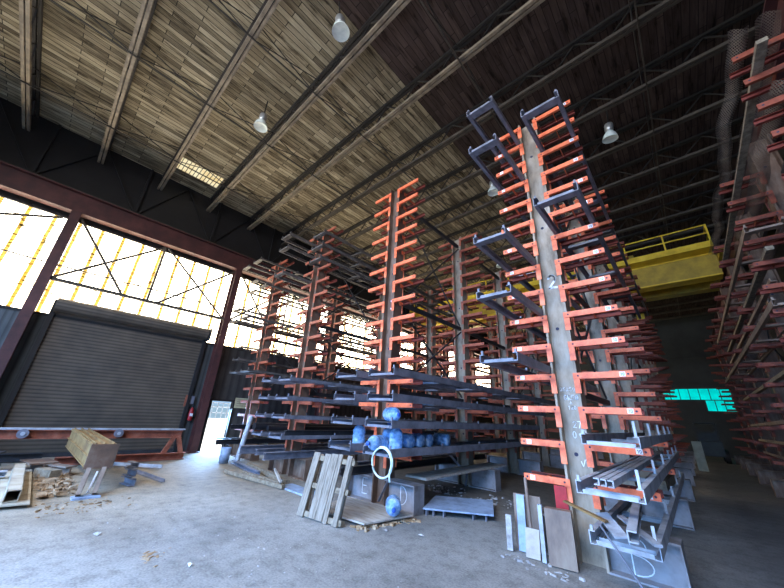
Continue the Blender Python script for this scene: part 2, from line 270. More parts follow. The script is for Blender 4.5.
# ------------------------------------------------------------------ mesh builder
class MB:
    def __init__(s): s.v = []; s.f = []; s.mi = []; s.uv = None; s.smooth = []
    def add(s, vs, fs, mi=0, smooth=False):
        o = len(s.v); s.v += [tuple(v) for v in vs]
        for f in fs: s.f.append([o + i for i in f]); s.mi.append(mi); s.smooth.append(smooth)
        return s
    def box(s, x0, x1, y0, y1, z0, z1, mi=0):
        vs = [(x0, y0, z0), (x1, y0, z0), (x1, y1, z0), (x0, y1, z0), (x0, y0, z1), (x1, y0, z1), (x1, y1, z1), (x0, y1, z1)]
        return s.add(vs, [(0, 3, 2, 1), (4, 5, 6, 7), (0, 1, 5, 4), (1, 2, 6, 5), (2, 3, 7, 6), (3, 0, 4, 7)], mi)
    def prof(s, p0, p1, pts, up=(0, 0, 1), mi=0):
        """extrude the 2-D outline pts (side, up) from p0 to p1"""
        p0 = Vector(p0); p1 = Vector(p1); d = (p1 - p0).normalized(); u = Vector(up)
        if abs(d.dot(u)) > 0.99: u = Vector((0, 1, 0)) if abs(d.y) < 0.9 else Vector((1, 0, 0))
        sd = d.cross(u).normalized(); u = sd.cross(d).normalized(); n = len(pts)
        vs = [p0 + sd * a + u * b for a, b in pts] + [p1 + sd * a + u * b for a, b in pts]
        fs = [[i, (i + 1) % n, n + (i + 1) % n, n + i] for i in range(n)]
        fs.append(list(range(n))[::-1]); fs.append(list(range(n, 2 * n)))
        return s.add(vs, fs, mi)
    def bar(s, p0, p1, w, h=None, up=(0, 0, 1), mi=0):
        h = h or w
        return s.prof(p0, p1, [(-w / 2, -h / 2), (w / 2, -h / 2), (w / 2, h / 2), (-w / 2, h / 2)], up, mi)
    def tube(s, p0, p1, r, n=10, mi=0, caps=True):
        p0 = Vector(p0); p1 = Vector(p1); d = (p1 - p0).normalized()
        u = Vector((0, 0, 1)) if abs(d.z) < 0.9 else Vector((1, 0, 0))
        sd = d.cross(u).normalized(); u = sd.cross(d)
        vs = []
        for p in (p0, p1):
            for k in range(n):
                a = 2 * PI * k / n; vs.append(p + sd * (r * math.cos(a)) + u * (r * math.sin(a)))
        s.add(vs, [[i, (i + 1) % n, n + (i + 1) % n, n + i] for i in range(n)], mi, True)
        if caps: s.add(vs, [list(range(n))[::-1], list(range(n, 2 * n))], mi)
        return s
    def path(s, pts, r, n=8, mi=0):
        pts = [Vector(p) for p in pts]; vs = []
        for i, p in enumerate(pts):
            d = (pts[min(i + 1, len(pts) - 1)] - pts[max(i - 1, 0)]).normalized()
            u = Vector((0, 0, 1)) if abs(d.z) < 0.9 else Vector((0, 1, 0))
            sd = d.cross(u).normalized(); u = sd.cross(d)
            for k in range(n):
                a = 2 * PI * k / n; vs.append(p + sd * (r * math.cos(a)) + u * (r * math.sin(a)))
        fs = []
        for i in range(len(pts) - 1):
            for k in range(n): fs.append([i * n + k, i * n + (k + 1) % n, (i + 1) * n + (k + 1) % n, (i + 1) * n + k])
        fs.append(list(range(n))[::-1]); fs.append([(len(pts) - 1) * n + k for k in range(n)])
        return s.add(vs, fs, mi, True)
    def lathe(s, prof, n=20, mi=0, mat=None):
        vs = []
        for r, z in prof:
            for k in range(n):
                a = 2 * PI * k / n; vs.append(Vector((r * math.cos(a), r * math.sin(a), z)))
        if mat is not None: vs = [mat @ v for v in vs]
        fs = []
        for i in range(len(prof) - 1):
            for k in range(n): fs.append([i * n + k, i * n + (k + 1) % n, (i + 1) * n + (k + 1) % n, (i + 1) * n + k])
        return s.add(vs, fs, mi, True)
    def ribbon(s, pts, w, T, mi=0):
        """flat hand-drawn stroke; T maps 2-D (u,v) to 3-D"""
        for (a, b) in zip(pts[:-1], pts[1:]):
            dx, dy = b[0] - a[0], b[1] - a[1]; L = math.hypot(dx, dy) or 1e-6
            nx, ny = -dy / L * w / 2, dx / L * w / 2; ex, ey = dx / L * w * 0.3, dy / L * w * 0.3
            q = [(a[0] - ex + nx, a[1] - ey + ny), (a[0] - ex - nx, a[1] - ey - ny), (b[0] + ex - nx, b[1] + ey - ny), (b[0] + ex + nx, b[1] + ey + ny)]
            s.add([T(*p) for p in q], [(0, 1, 2, 3)], mi)
        return s
    def mesh(s, name, mats):
        me = bpy.data.meshes.new(name); me.from_pydata(s.v, [], s.f); me.update()
        for m in (mats if isinstance(mats, (list, tuple)) else [mats]): me.materials.append(m)
        for p, i, sm in zip(me.polygons, s.mi, s.smooth): p.material_index = i; p.use_smooth = sm
        bm = bmesh.new(); bm.from_mesh(me); bmesh.ops.recalc_face_normals(bm, faces=bm.faces); bm.to_mesh(me); bm.free()
        return me
    def build(s, name, mats, parent=None, loc=None, rz=0):
        o = bpy.data.objects.new(name, s.mesh(name, mats)); COL.objects.link(o)
        if parent is not None: o.parent = parent
        if loc is not None: o.location = loc
        if rz: o.rotation_euler = (0, 0, rz)
        return o

def put(name, me, parent=None, loc=(0, 0, 0), rz=0):
    o = bpy.data.objects.new(name, me); COL.objects.link(o); o.location = loc; o.rotation_euler = (0, 0, rz)
    if parent is not None: o.parent = parent
    return o
def tag(o, label, cat, group=None, kind=None):
    o['label'] = label; o['category'] = cat
    if group: o['group'] = group
    if kind: o['kind'] = kind
    return o
def thing(name, label, cat, loc=(0, 0, 0), rot=(0, 0, 0), group=None):
    o = bpy.data.objects.new(name, None); COL.objects.link(o); o.location = loc; o.rotation_euler = rot
    o.empty_display_size = 0.2
    return tag(o, label, cat, group)
def struct(name, mb, mat, parent=None):
    o = mb.build(name, mat, parent)
    o['kind'] = 'structure'
    return o
def Csec(h, b, t): return [(-b / 2, -h / 2), (b / 2, -h / 2), (b / 2, -h / 2 + t), (-b / 2 + t, -h / 2 + t), (-b / 2 + t, h / 2 - t), (b / 2, h / 2 - t), (b / 2, h / 2), (-b / 2, h / 2)]
def Isec(h, b, t, w): return [(-b / 2, -h / 2), (b / 2, -h / 2), (b / 2, -h / 2 + t), (w / 2, -h / 2 + t), (w / 2, h / 2 - t), (b / 2, h / 2 - t), (b / 2, h / 2), (-b / 2, h / 2), (-b / 2, h / 2 - t), (-w / 2, h / 2 - t), (-w / 2, -h / 2 + t), (-b / 2, -h / 2 + t)]
def Lsec(a, b, t): return [(0, 0), (a, 0), (a, t), (t, t), (t, b), (0, b)]
ORD = ['first', 'second', 'third', 'fourth', 'fifth', 'sixth', 'seventh', 'eighth', 'ninth', 'tenth', 'eleventh', 'twelfth', 'thirteenth', 'fourteenth', 'fifteenth', 'sixteenth', 'seventeenth', 'eighteenth', 'nineteenth', 'twentieth', 'twenty-first', 'twenty-second']

# ------------------------------------------------------------------ setting
XW, XR, YF, YE = -14.8, 3.3, -6.0, 36.0
ZR = lambda x: 10.88 + 0.0146 * (x - XW)      # roof deck underside
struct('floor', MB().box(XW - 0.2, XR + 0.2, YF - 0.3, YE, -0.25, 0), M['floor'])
# ceiling: weathered boards over the left bay, dark boards beyond
XB = -4.35
mb = MB()
SX0, SX1, SY0, SY1 = -13.85, -12.95, 1.05, 2.72       # roof light opening
def deck_piece(x0, x1, y0, y1, mi):
    vs = [(x0, y0, ZR(x0)), (x1, y0, ZR(x1)), (x1, y1, ZR(x1)), (x0, y1, ZR(x0)), (x0, y0, ZR(x0) + .12), (x1, y0, ZR(x1) + .12), (x1, y1, ZR(x1) + .12), (x0, y1, ZR(x0) + .12)]
    mb.add(vs, [(0, 3, 2, 1), (4, 5, 6, 7), (0, 1, 5, 4), (1, 2, 6, 5), (2, 3, 7, 6), (3, 0, 4, 7)], mi)
deck_piece(XW - .2, SX0, YF - .3, YE + .2, 0); deck_piece(SX1, XB, YF - .3, YE + .2, 0)
deck_piece(SX0, SX1, YF - .3, SY0, 0); deck_piece(SX0, SX1, SY1, YE + .2, 0)
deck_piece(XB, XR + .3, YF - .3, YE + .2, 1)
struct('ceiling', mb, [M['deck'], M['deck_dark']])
mb = MB(); mb.box(SX0, SX1, SY0, SY1, ZR(SX0) + .03, ZR(SX0) + .06)
w = struct('window_1', mb, M['skylight'])
mb = MB()
for k in range(1, 12): mb.box(SX0, SX1, SY0 + k * .14 - .012, SY0 + k * .14 + .012, ZR(SX0) + .005, ZR(SX0) + .028)
mb.build('glazing_bar', M['truss_light'], w)

# left wall: lower siding with the two door openings, upper sheets above the window band
RD0, RD1, RDZ = -0.35, 4.15, 4.70     # roll-up door
OD0, OD1, ODZ = 5.10, 5.95, 1.90      # open doorway
mb = MB()
WT = 0.15
def lw(y0, y1, z0, z1, mi): mb.box(XW - WT, XW, y0, y1, z0, z1, mi)
lw(YF, RD0, 0, 4.2, 0); lw(RD1, OD0, 0, 4.2, 0); lw(OD0, OD1, ODZ, 4.2, 1); lw(OD1, YE, 0, 4.2, 1)
lw(YF, YE, 7.62, 11.4, 2)
struct('wall_left', mb, [M['siding'], M['siding_dark'], M['wall_dark']])
COLY = [-6.5, -0.9, 4.72, 10.34, 15.96, 21.58, 27.2, 32.8]
for i, (a, b) in enumerate(zip(COLY[:-1], COLY[1:])):
    mb = MB()
    mb.box(XW - .09, XW - .06, a, b, 4.2, 7.62)
    wd = struct('window_%d' % (i + 2), mb, M['window'])
    fr = MB(); fr.box(XW - .05, XW + .03, a, b, 4.14, 4.22); fr.box(XW - .05, XW + .03, a, b, 7.55, 7.66)
    fr.build('window_frame', M['wall_dark'], wd)
# end wall with the green panes
mb = MB()
TW = (-2.2, 2.75, 4.05, 4.93); TW2 = (1.05, 2.60, 3.25, 4.05)
mb.box(XW, XR, YE, YE + .15, 0, 3.25); mb.box(XW, XR, YE, YE + .15, 4.93, 11.6)
mb.box(XW, TW2[0], YE, YE + .15, 3.25, 4.05); mb.box(TW2[1], XR, YE, YE + .15, 3.25, 4.05)
mb.box(XW, TW[0], YE, YE + .15, 4.05, 4.93); mb.box(TW[1], XR, YE, YE + .15, 4.05, 4.93)
mb.box(XW, XR, YE - .05, YE, 5.35, 5.45); mb.box(XW, XR, YE - .05, YE, 7.4, 7.5)
struct('wall_back', mb, M['wall_end'])
mb = MB(); mb.box(TW[0], TW[1], YE + .08, YE + .1, TW[2], TW[3]); mb.box(TW2[0], TW2[1], YE + .08, YE + .1, TW2[2], TW2[3])
w = struct('window_9', mb, M['teal'])
mb = MB()
for k in range(9): mb.box(-2.2 + .6 * k - .025, -2.2 + .6 * k + .025, YE + .02, YE + .07, TW[2], TW[3])
for k in range(1, 3): mb.box(1.05 + .52 * k - .025, 1.05 + .52 * k + .025, YE + .02, YE + .07, TW2[2], TW2[3])
mb.box(TW[0], TW[1], YE + .02, YE + .07, 4.03, 4.09)
mb.build('mullion', M['wall_end'], w)
struct('wall_right', MB().box(XR, XR + .15, YF, YE, 0, 11.6), M['wall_dark'])
mb = MB()   # front wall behind the camera, with the big open bay the daylight comes through
FO0, FO1, FOZ = -13.5, 3.0, 7.2
mb.box(XW, FO0, YF - .15, YF, 0, 11.6); mb.box(FO1, XR, YF - .15, YF, 0, 11.6); mb.box(FO0, FO1, YF - .15, YF, FOZ, 11.6)
struct('wall_front', mb, M['wall_dark'])
struct('trim_1', MB().box(-60, 40, -60, 80, -.32, -.26), M['ground'])      # yard outside

# roll-up door and open doorway
mb = MB(); mb.box(XW - .06, XW + .02, RD0, RD1, 0.0, RDZ - .35)
d = struct('door_1', mb, M['rollup'])
mb = MB()
mb.tube((XW + .14, RD0 - .05, RDZ - .18), (XW + .14, RD1 + .05, RDZ - .18), .24, 18); mb.build('door_roll', M['rollup'], d)
for y in (RD0 - .05, RD1 + .05):
    MB().box(XW, XW + .12, y - .06, y + .06, 0, RDZ).build('guide_rail', M['wall_dark'], d)
MB().box(XW, XW + .06, RD0, RD1, 0.0, 0.12).build('bottom_bar', M['frame_dark'], d)
MB().box(XW + .06, XW + .40, RD1 + .08, RD1 + .14, RDZ - .45, RDZ + .05).build('roll_bracket', M['frame_dark'], d)
mb = MB()
mb.box(XW - .12, XW + .05, OD0 - .07, OD0, 0, ODZ + .07); mb.box(XW - .12, XW + .05, OD1, OD1 + .07, 0, ODZ + .07); mb.box(XW - .12, XW + .05, OD0, OD1, ODZ, ODZ + .07)
struct('door_2', mb, M['wall_dark'])
# scrap fence seen through the doorway, outside
mb = MB()
for k in range(26): mb.box(XW - 9.0, XW - 8.97, 4 + k * .33, 4.04 + k * .33, -.26, 1.9)
for z in (1.25, 1.62, 1.88): mb.box(XW - 9.0, XW - 8.97, 4, 12.5, z, z + .05)
tag(mb.build('yard_fence', M['bluesheet']), 'pale blue grey fence outside the open doorway', 'fence')

# ------------------------------------------------------------------ building steel
for i, y in enumerate(COLY):
    t = thing('building_column', 'red brown steel building column on the left wall, %s' % (
        ['out of view beside the camera', 'left of the rolling door', 'between the rolling door and the open doorway', 'fourth from the near end, behind the racks', 'fifth from the near end, behind the racks', 'sixth from the near end, behind the racks', 'seventh from the near end, far behind the racks', 'last before the end wall'][i]), 'column', (XW + .28, y, 0), group='columns of the left wall')
    mb = MB(); mb.prof((0, 0, 0), (0, 0, 7.73), Isec(.40, .26, .025, .02), (1, 0, 0)); mb.build('shaft', M['girder'], t)
    MB().box(-.28, .28, -.2, .2, 0, .03).build('base_plate', M['girder'], t)
def girder(x, label):
    t = thing('crane_runway_girder', label, 'girder', (x, 0, 7.73))
    MB().prof((0, YF, .385), (0, YE, .385), Isec(.77, .34, .035, .03)).build('beam', M['girder'], t)
    MB().box(-.05, .05, YF, YE, .77, .85).build('rail', M['rail'], t)
girder(XW + .30, 'long red brown crane runway girder above the left wall windows')
girder(2.55, 'red brown crane runway girder over the right-hand rack row')
# bracing in front of the windows
for i, (a, b) in enumerate(zip(COLY[1:5], COLY[2:6])):
    t = thing('window_bracing', 'thin grey pipe bracing across the bright window, %s bay' % ['rolling door', 'doorway', 'third', 'fourth'][i], 'bracing', (XW + .35 + .0, 0, 0), group='wall bracing')
    mid = (a + b) / 2 - .1; zt, zb = 7.6, 5.28
    MB().bar((0, a, zb), (0, b, zb), .10, .10).build('rail', M['rail'], t)
    for p, q in (((a + .15, zt), (mid - .75, zb)), ((mid, zt), (a + .1, zb)), ((mid, zt), (mid, zb)), ((mid + .1, zt), (b - .15, zb)), ((b - .1, zt), (mid + .3, zb))):
        MB().tube((0, p[0], p[1]), (0, q[0], q[1]), .042, 8).build('rod', M['rail'], t)
    MB().tube((.05, a, 6.05 if i else 5.75), (.05, b, 5.75), .024, 6).build('cable', M['rail'], t)
t = thing('window_bracing', 'thin grey pipe bracing across the bright window at the left edge of the photo', 'bracing', (XW + .35, 0, 0), group='wall bracing')
MB().tube((0, -1.15, 7.4), (0, -3.9, 6.2), .042, 8).build('rod', M['rail'], t)
MB().tube((.05, -6.5, 5.9), (.05, -1.05, 5.75), .024, 6).build('cable', M['rail'], t)
# faint girts on the dark upper wall
t = thing('wall_girt_frame', 'dark triangulated girts on the upper left wall under the roof', 'framing', (XW + .06, 0, 0))
mb = MB()
for k in range(14):
    y = YF + .9 + k * 2.81
    mb.bar((0, y, 8.5), (0, y, 10.85), .08); mb.bar((0, y, 8.6), (0, y + 1.4, 10.8), .05); mb.bar((0, y + 2.81, 8.6), (0, y + 1.4, 10.8), .05)
mb.build('girt', M['wall_dark'], t)

# roof trusses along X
TS = 1.93
ty = [-4.83 + TS * k for k in range(21)]
for i, y in enumerate(ty):
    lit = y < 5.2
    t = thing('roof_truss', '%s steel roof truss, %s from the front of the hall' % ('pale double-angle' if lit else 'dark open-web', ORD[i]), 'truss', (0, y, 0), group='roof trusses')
    mL = M['truss_light'] if lit else M['truss_shaded']
    zb = lambda x: ZR(x) - .70
    mb = MB(); w_ = .055
    for s_ in (-1, 1): mb.bar((XW, s_ * .052, zb(XW)), (XR, s_ * .052, zb(XR)), .075, .09)
    mb.build('bottom_chord', mL, t)
    mb = MB()
    for s_ in (-1, 1): mb.bar((XW, s_ * .05, ZR(XW) - .06), (XR, s_ * .05, ZR(XR) - .06), .07, .08)
    mb.build('top_chord', M['truss_dark'], t)
    mb = MB(); x = XW + .3; up_ = True
    while x < XR - .7:
        a, b = (zb(x), ZR(x + .62) - .08) if up_ else (ZR(x) - .08, zb(x + .62))
        mb.bar((x, 0, a), (x + .62, 0, b), .032, .032); x += .62; up_ = not up_
    mb.build('web', M['truss_dark'], t)
# bridging between trusses
gx = [-12.4, -9.0, -6.2, -2.6, 0.9]
for i, x in enumerate(gx):
    t = thing('roof_bridging', 'thin rod bridging crossing under the roof trusses, %s line from the left wall' % ORD[i], 'bracing', (x, 0, 0), group='roof bridging')
    mb = MB()
    for a, b in zip(ty[:-1], ty[1:]):
        mb.tube((0, a, ZR(x) - .68), (.05, b, ZR(x) - .12), .016, 5); mb.tube((0, b, ZR(x) - .68), (.05, a, ZR(x) - .12), .016, 5)
    mb.build('cross_rods', M['truss_dark'], t)
    MB().bar((0.08, ty[0], ZR(x) - .77), (0.08, ty[-1], ZR(x) - .77), .03).build('tie', M['truss_shaded'] if x > -5 else M['truss_dark'], t)

# high-bay lamps
def lamp(x, y, z, label, tilt=(0, 0)):
    t = thing('high_bay_lamp', label, 'lamp', (x, y, z), (tilt[0], tilt[1], 0), 'high-bay lamps')
    MB().lathe([(.205, 0), (.20, .04), (.17, .14), (.11, .24), (.085, .28), (.0, .285)], 20).build('reflector', M['lampglass'], t)
    MB().lathe([(.0, .02), (.10, .015), (.185, .012), (.205, .0)], 20).build('lens', M['lampglass'], t)
    MB().lathe([(.0, .53), (.10, .53), (.115, .48), (.115, .32), (.085, .28)], 16).build('ballast_housing', M['lampcap'], t)
    MB().tube((0, 0, .53), (0, 0, ZR(x) - z), .018, 8).build('hanger', M['truss_dark'], t)
lamp(-4.14, 2.22, 9.85, 'high-bay lamp with bluish lens near the top of the photo, beside the dark boards', (.1, -.1))
lamp(-8.08, 2.22, 9.85, 'high-bay lamp under weathered boards, left of the other lamps')
lamp(-0.07, 9.42, 9.85, 'high-bay lamp under the dark roof right of the rack chalked 2', (.15, .1))
lamp(-3.87, 9.5, 9.85, 'high-bay lamp seen just left of the tall rack chalked 2')
lamp(-6.5, 16.0, 10.1, 'far high-bay lamp seen through a left shelf frame of the rack chalked 2')

# ------------------------------------------------------------------ bridge crane
t = thing('bridge_crane', 'yellow overhead bridge crane with walkway railing spanning behind the racks', 'crane', (0, 18.0, 0))
CX0, CX1 = XW + .55, 2.25
MB().box(CX0, CX1, 0, .55, 8.0, 8.95).build('main_girder', M['yellow_dark'], t)
mb = MB(); mb.box(CX0, CX1, -.06, .61, 7.94, 8.0); mb.box(CX0, CX1, -.06, .61, 8.95, 9.0); mb.build('flange', M['yellow'], t)
MB().box(CX0, CX1, 1.9, 2.4, 8.0, 8.95).build('rear_girder', M['yellow_dark'], t)
MB().box(CX0, CX1 - .1, -.75, 0, 9.0, 9.06).build('walkway', M['yellow'], t)
MB().box(CX0, CX1 - .1, -.76, -.72, 9.0, 9.28).build('toe_plate', M['yellow'], t)
mb = MB()
for z in (9.65, 10.05): mb.bar((CX0, -.74, z), (CX1 - .1, -.74, z), .05)
mb.bar((CX1 - .1, -.74, 10.05), (CX1 - .1, 0, 10.05), .05); mb.bar((CX1 - .1, -.74, 9.65), (CX1 - .1, 0, 9.65), .05)
mb.build('handrail', M['yellow'], t)
k = 0
while CX1 - .1 - k * 1.45 > CX0: x = CX1 - .1 - k * 1.45; MB().box(x - .03, x + .03, -.77, -.71, 9.0, 10.08).build('railing_post', M['yellow'], t); k += 1
mb = MB(); mb.box(-1.9, -.2, -.1, 2.4, 9.02, 9.25); mb.box(-1.2, -.5, .2, 1.0, 9.25, 9.85); mb.box(-1.75, -1.35, .9, 1.6, 9.25, 9.7)
mb.build('trolley', M['yellow_dark'], t)
for x in (XW + .30, 2.5): MB().box(x - .24, x + .24, -.8, 3.2, 8.6, 8.93).build('end_truck', M['yellow_dark'], t)
for k in range(2): MB().tube((-.9 + k * .1, .9, 6.9), (-.9 + k * .1, .9, 9.1), .012, 6).build('hoist_rope', M['frame_dark'], t)
MB().box(-1.0, -.7, .8, 1.0, 6.6, 6.95).build('hook_block', M['yellow'], t)

# ------------------------------------------------------------------ cantilever racks
DZ = 0.488
LV = [0.98 + DZ * k for k in range(15)]      # arm top levels
HW = 0.165                                    # half width of the upright
def column_mesh(h, mat):
    mb = MB()
    mb.box(-HW + .016, HW - .016, -.012, .012, 0, h)                   # web facing the camera
    for s in (-1, 1): mb.box(s * HW - .016, s * HW + .016, -.15, .15, 0, h)
    for z in (1.3, 3.2, 5.2, 7.0): mb.tube((-.03, -.016, z), (-.03, -.013, z), .028, 10, 1)   # bolt holes through the web
    return mb.mesh('column', [mat, M['ink']])
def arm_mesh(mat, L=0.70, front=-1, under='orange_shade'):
    """arm reaching to +X from the flange face, with its bracket wrapped on the flange"""
    mb = MB()
    for sg in (-1, 1):
        y = sg * .152                                                  # bracket lip hooked over the flange edge
        mb.box(-.04, .042, min(y, y + sg * .012), max(y, y + sg * .012), -.30, -.001)
        mb.box(.018, .028, min(sg * .06, y), max(sg * .06, y), -.10, -.001)
        y = sg * .165                                                  # slim channel running out from the lip
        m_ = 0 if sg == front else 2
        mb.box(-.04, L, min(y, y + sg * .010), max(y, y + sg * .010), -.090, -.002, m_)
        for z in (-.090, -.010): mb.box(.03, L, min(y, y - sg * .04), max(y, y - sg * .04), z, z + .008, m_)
    mb.box(L * .5, L * .5 + .01, -.164, .164, -.08, -.01)
    for x in (.03, L - .05): mb.tube((x, -.1765, -.046), (x, -.1735, -.046), .014, 10, 1)
    for x in (.03, L - .05): mb.tube((x, .1735, -.046), (x, .1765, -.046), .014, 10, 1)
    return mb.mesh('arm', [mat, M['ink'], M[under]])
def base_mesh(mat, L=0.78):
    mb = MB()
    mb.box(.016, L, -.012, .012, .02, .46); mb.box(.016, L, -.16, .16, 0, .02); mb.box(.016, L, -.16, .16, .46, .485)
    mb.box(L - .02, L, -.16, .16, .02, .46)
    return mb.mesh('base_beam', mat)
COLM = {(h, m): column_mesh(h, M[m]) for h, m in ((7.9, 'upright'), (7.95, 'upright_rust'), (7.7, 'upright_rust'), (7.0, 'upright_rust'))}
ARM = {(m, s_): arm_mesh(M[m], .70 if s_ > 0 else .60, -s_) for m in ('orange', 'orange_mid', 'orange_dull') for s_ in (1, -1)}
BASE = {m: base_mesh(M[m]) for m in ('base', 'upright_rust')}
TAG = MB().box(-.035, .035, -.003, .003, -.032, .032).mesh('number_tag', M['tagwhite'])

# hand-drawn chalk strokes
def arc(cx, cy, rx, ry, a0, a1, n=10): return [(cx + rx * math.cos(math.radians(a0 + (a1 - a0) * k / n)), cy + ry * math.sin(math.radians(a0 + (a1 - a0) * k / n))) for k in range(n + 1)]
GLY = {
    '2': [arc(.5, .72, .34, .26, 165, -35) + [(.12, .04), (.5, .10), (.92, .05)]],
    '3': [arc(.45, .74, .34, .24, 150, -80) + arc(.45, .26, .38, .26, 80, -150)],
    'E': [[(.85, 1), (.12, .98), (.1, 0), (.85, .02)], [(.1, .5), (.75, .52)]],
    'D': [[(.1, 0), (.1, 1)] + arc(.12, .5, .75, .5, 90, -90)],
    'B': [[(.1, 0), (.1, 1)] + arc(.2, .76, .55, .24, 90, -90) + arc(.2, .26, .72, .26, 90, -90)],
    'G': [arc(.5, .5, .4, .5, 50, 340) + [(.55, .42)]],
    'R': [[(.1, 0), (.1, 1)] + arc(.2, .76, .5, .24, 90, -90) + [(.85, 0)]],
    '5': [[(.85, 1), (.2, 1), (.15, .55)] + arc(.45, .3, .38, .3, 110, -140)],
    '0': [arc(.5, .5, .36, .5, 90, 450)],
    '1': [[(.3, .8), (.55, 1), (.55, 0)]],
    'A': [[(.05, 0), (.5, 1), (.95, 0)], [(.25, .4), (.75, .4)]],
    '7': [[(.1, 1), (.9, 1), (.4, 0)]],
    'V': [[(.05, .7), (.4, 0), (1.0, 1.0)]],
}
def chalk(name, text, x, z, size, parent, y, w=None, mat='chalk', sp=1.15):
    mb = MB(); w = w or size * .13
    for i, ch in enumerate(text):
        for st in GLY.get(ch, []):
            mb.ribbon([(x + (i * sp + p[0]) * size * .62, z + p[1] * size) for p in st], w, lambda u, v: (u, y, v))
    return mb.build(name, M[mat], parent)

ROWS = []
def upright(row, k, x, y, levels, sides, colm, armm, basem, label, group, tags=False, h=7.9):
    t = thing('cantilever_rack_upright', label, 'storage rack', (x, y, 0), group=group)
    put('column', COLM[(h, colm)], t)
    for z in levels:
        for s in sides:
            a = put('arm', ARM[(armm, s)], t, (s * HW, 0, z), 0 if s > 0 else PI)
            if tags and s > 0:
                g = put('number_tag', TAG, a, (.585, -.178, -.046))
                g['label'] = 'white number tag at arm tip'
                mk = MB()
                for i, ch in enumerate('10'):
                    for st in GLY[ch]: mk.ribbon([(-.024 + (i + p[0]) * .024, -.02 + p[1] * .04) for p in st], .006, lambda u, v: (u, -.0045, v))
                me = mk.mesh('tag_number', M['ink'])
                # digits are part of the tag's own mesh
                bm = bmesh.new(); bm.from_mesh(TAG); bm.from_mesh(me)
                nm = bpy.data.meshes.new('number_tag'); bm.to_mesh(nm); bm.free()
                nm.materials.append(M['tagwhite']); nm.materials.append(M['ink'])
                nf = len(TAG.polygons)
                for p in nm.polygons: p.material_index = 0 if p.index < nf else 1
                g.data = nm
            if tags and s < 0:
                g = put('number_tag', TAG, a, (.47, .178, -.046)); g['label'] = 'white number tag at arm tip'
    for s in sides: put('base_beam', BASE[basem], t, (s * HW, 0, 0), 0 if s > 0 else PI)
    return t
G1 = 'uprights of the right-hand rack row'; G2 = 'uprights of the rack row chalked 2'; G3 = 'uprights of the rack row chalked 3'; G4 = 'uprights of the second rack row from the left wall'; G5 = 'uprights of the rack row nearest the left wall'
X1, X2, X3, X4, X5 = 2.30, -1.35, -5.08, -8.75, -12.5
far = lambda k, n: 'nearest' if k == 0 else ('farthest' if k == n - 1 else ORD[k] + ' from the front')
n = 8
for k in range(n):
    y = 5.55 + 3.42 * k
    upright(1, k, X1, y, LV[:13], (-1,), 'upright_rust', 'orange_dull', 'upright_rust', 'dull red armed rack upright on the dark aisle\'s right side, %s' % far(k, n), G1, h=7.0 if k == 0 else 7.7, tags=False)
n = 8
U2 = []
for k in range(n):
    y = 5.62 + 3.42 * k
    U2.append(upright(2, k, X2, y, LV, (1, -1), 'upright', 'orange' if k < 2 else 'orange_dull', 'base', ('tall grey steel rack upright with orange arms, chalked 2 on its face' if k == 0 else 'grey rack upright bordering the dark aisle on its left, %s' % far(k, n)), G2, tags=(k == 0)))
U3 = []
n = 6
for k in range(n):
    y = 5.45 + 3.4 * k
    U3.append(upright(3, k, X3, y, LV, (1, -1), 'upright_rust' if k < 1 else 'upright', 'orange' if k < 1 else 'orange_mid', 'base', ('brown steel rack upright with orange arms, chalked 3, beside the water bottles' if k == 0 else 'rack upright in the row holding the water bottles, %s' % far(k, n)), G3, h=7.95 if k < 1 else 7.9))
n = 6
for k in range(n):
    upright(4, k, X4, 5.5 + 3.4 * k, LV, (1, -1), 'upright_rust' if k == 0 else 'upright', 'orange_mid', 'upright_rust', 'rusty rack upright in the row just left of the water bottles, %s' % far(k, n), G4, h=7.95 if k == 0 else 7.9)
n = 5
for k in range(n):
    upright(5, k, X5, 5.8 + 3.4 * k, LV, (1, -1), 'upright_rust', 'orange_mid', 'upright_rust', 'rusty rack upright in the row nearest the left wall, %s' % far(k, n), G5, h=7.95)
# chalk marks
FY = -.016
o = chalk('chalk_number', '2', -.085, 3.93, .26, U2[0], FY, .035); o['label'] = 'white chalk number 2'
o = chalk('chalk_note', '25250', -.125, 2.19, .055, U2[0], FY, .008, sp=1.3); o['label'] = 'small white chalk note'
chalk('chalk_note', 'GR50', -.085, 2.06, .07, U2[0], FY, .01, sp=1.2); chalk('chalk_note', 'A', -.01, 2.0, .04, U2[0], FY, .007)
chalk('chalk_note', '120', -.045, 1.92, .05, U2[0], FY, .008, sp=1.3)
chalk('chalk_note', '27', -.02, 1.66, .09, U2[0], FY, .009); chalk('chalk_note', '0V', -.04, 1.52, .09, U2[0], FY, .009, sp=1.6); chalk('chalk_note', 'V7', .02, 1.15, .09, U2[0], FY, .01)
o = chalk('chalk_letter', 'B', .40, .03, .40, U2[0], FY - .0, .013); o['label'] = 'white chalk letter B on the base'
o = chalk('chalk_number', '3', -.06, 4.2, .26, U3[0], FY, .04); o['label'] = 'white chalk number 3'
o = chalk('chalk_letter', 'E', -.62, .10, .30, U3[0], FY, .014); o['label'] = 'white chalk letter E on the base'
o = chalk('chalk_letter', 'D', .48, .09, .32, U3[0], FY, .014); o['label'] = 'white chalk letter D on the base'
mb = MB(); mb.box(-.345, -.182, -.19, -.178, .60, .88)
o = mb.build('red_plate', M['red'], U2[0]); o['label'] = 'bright red plate under the lowest left bracket'

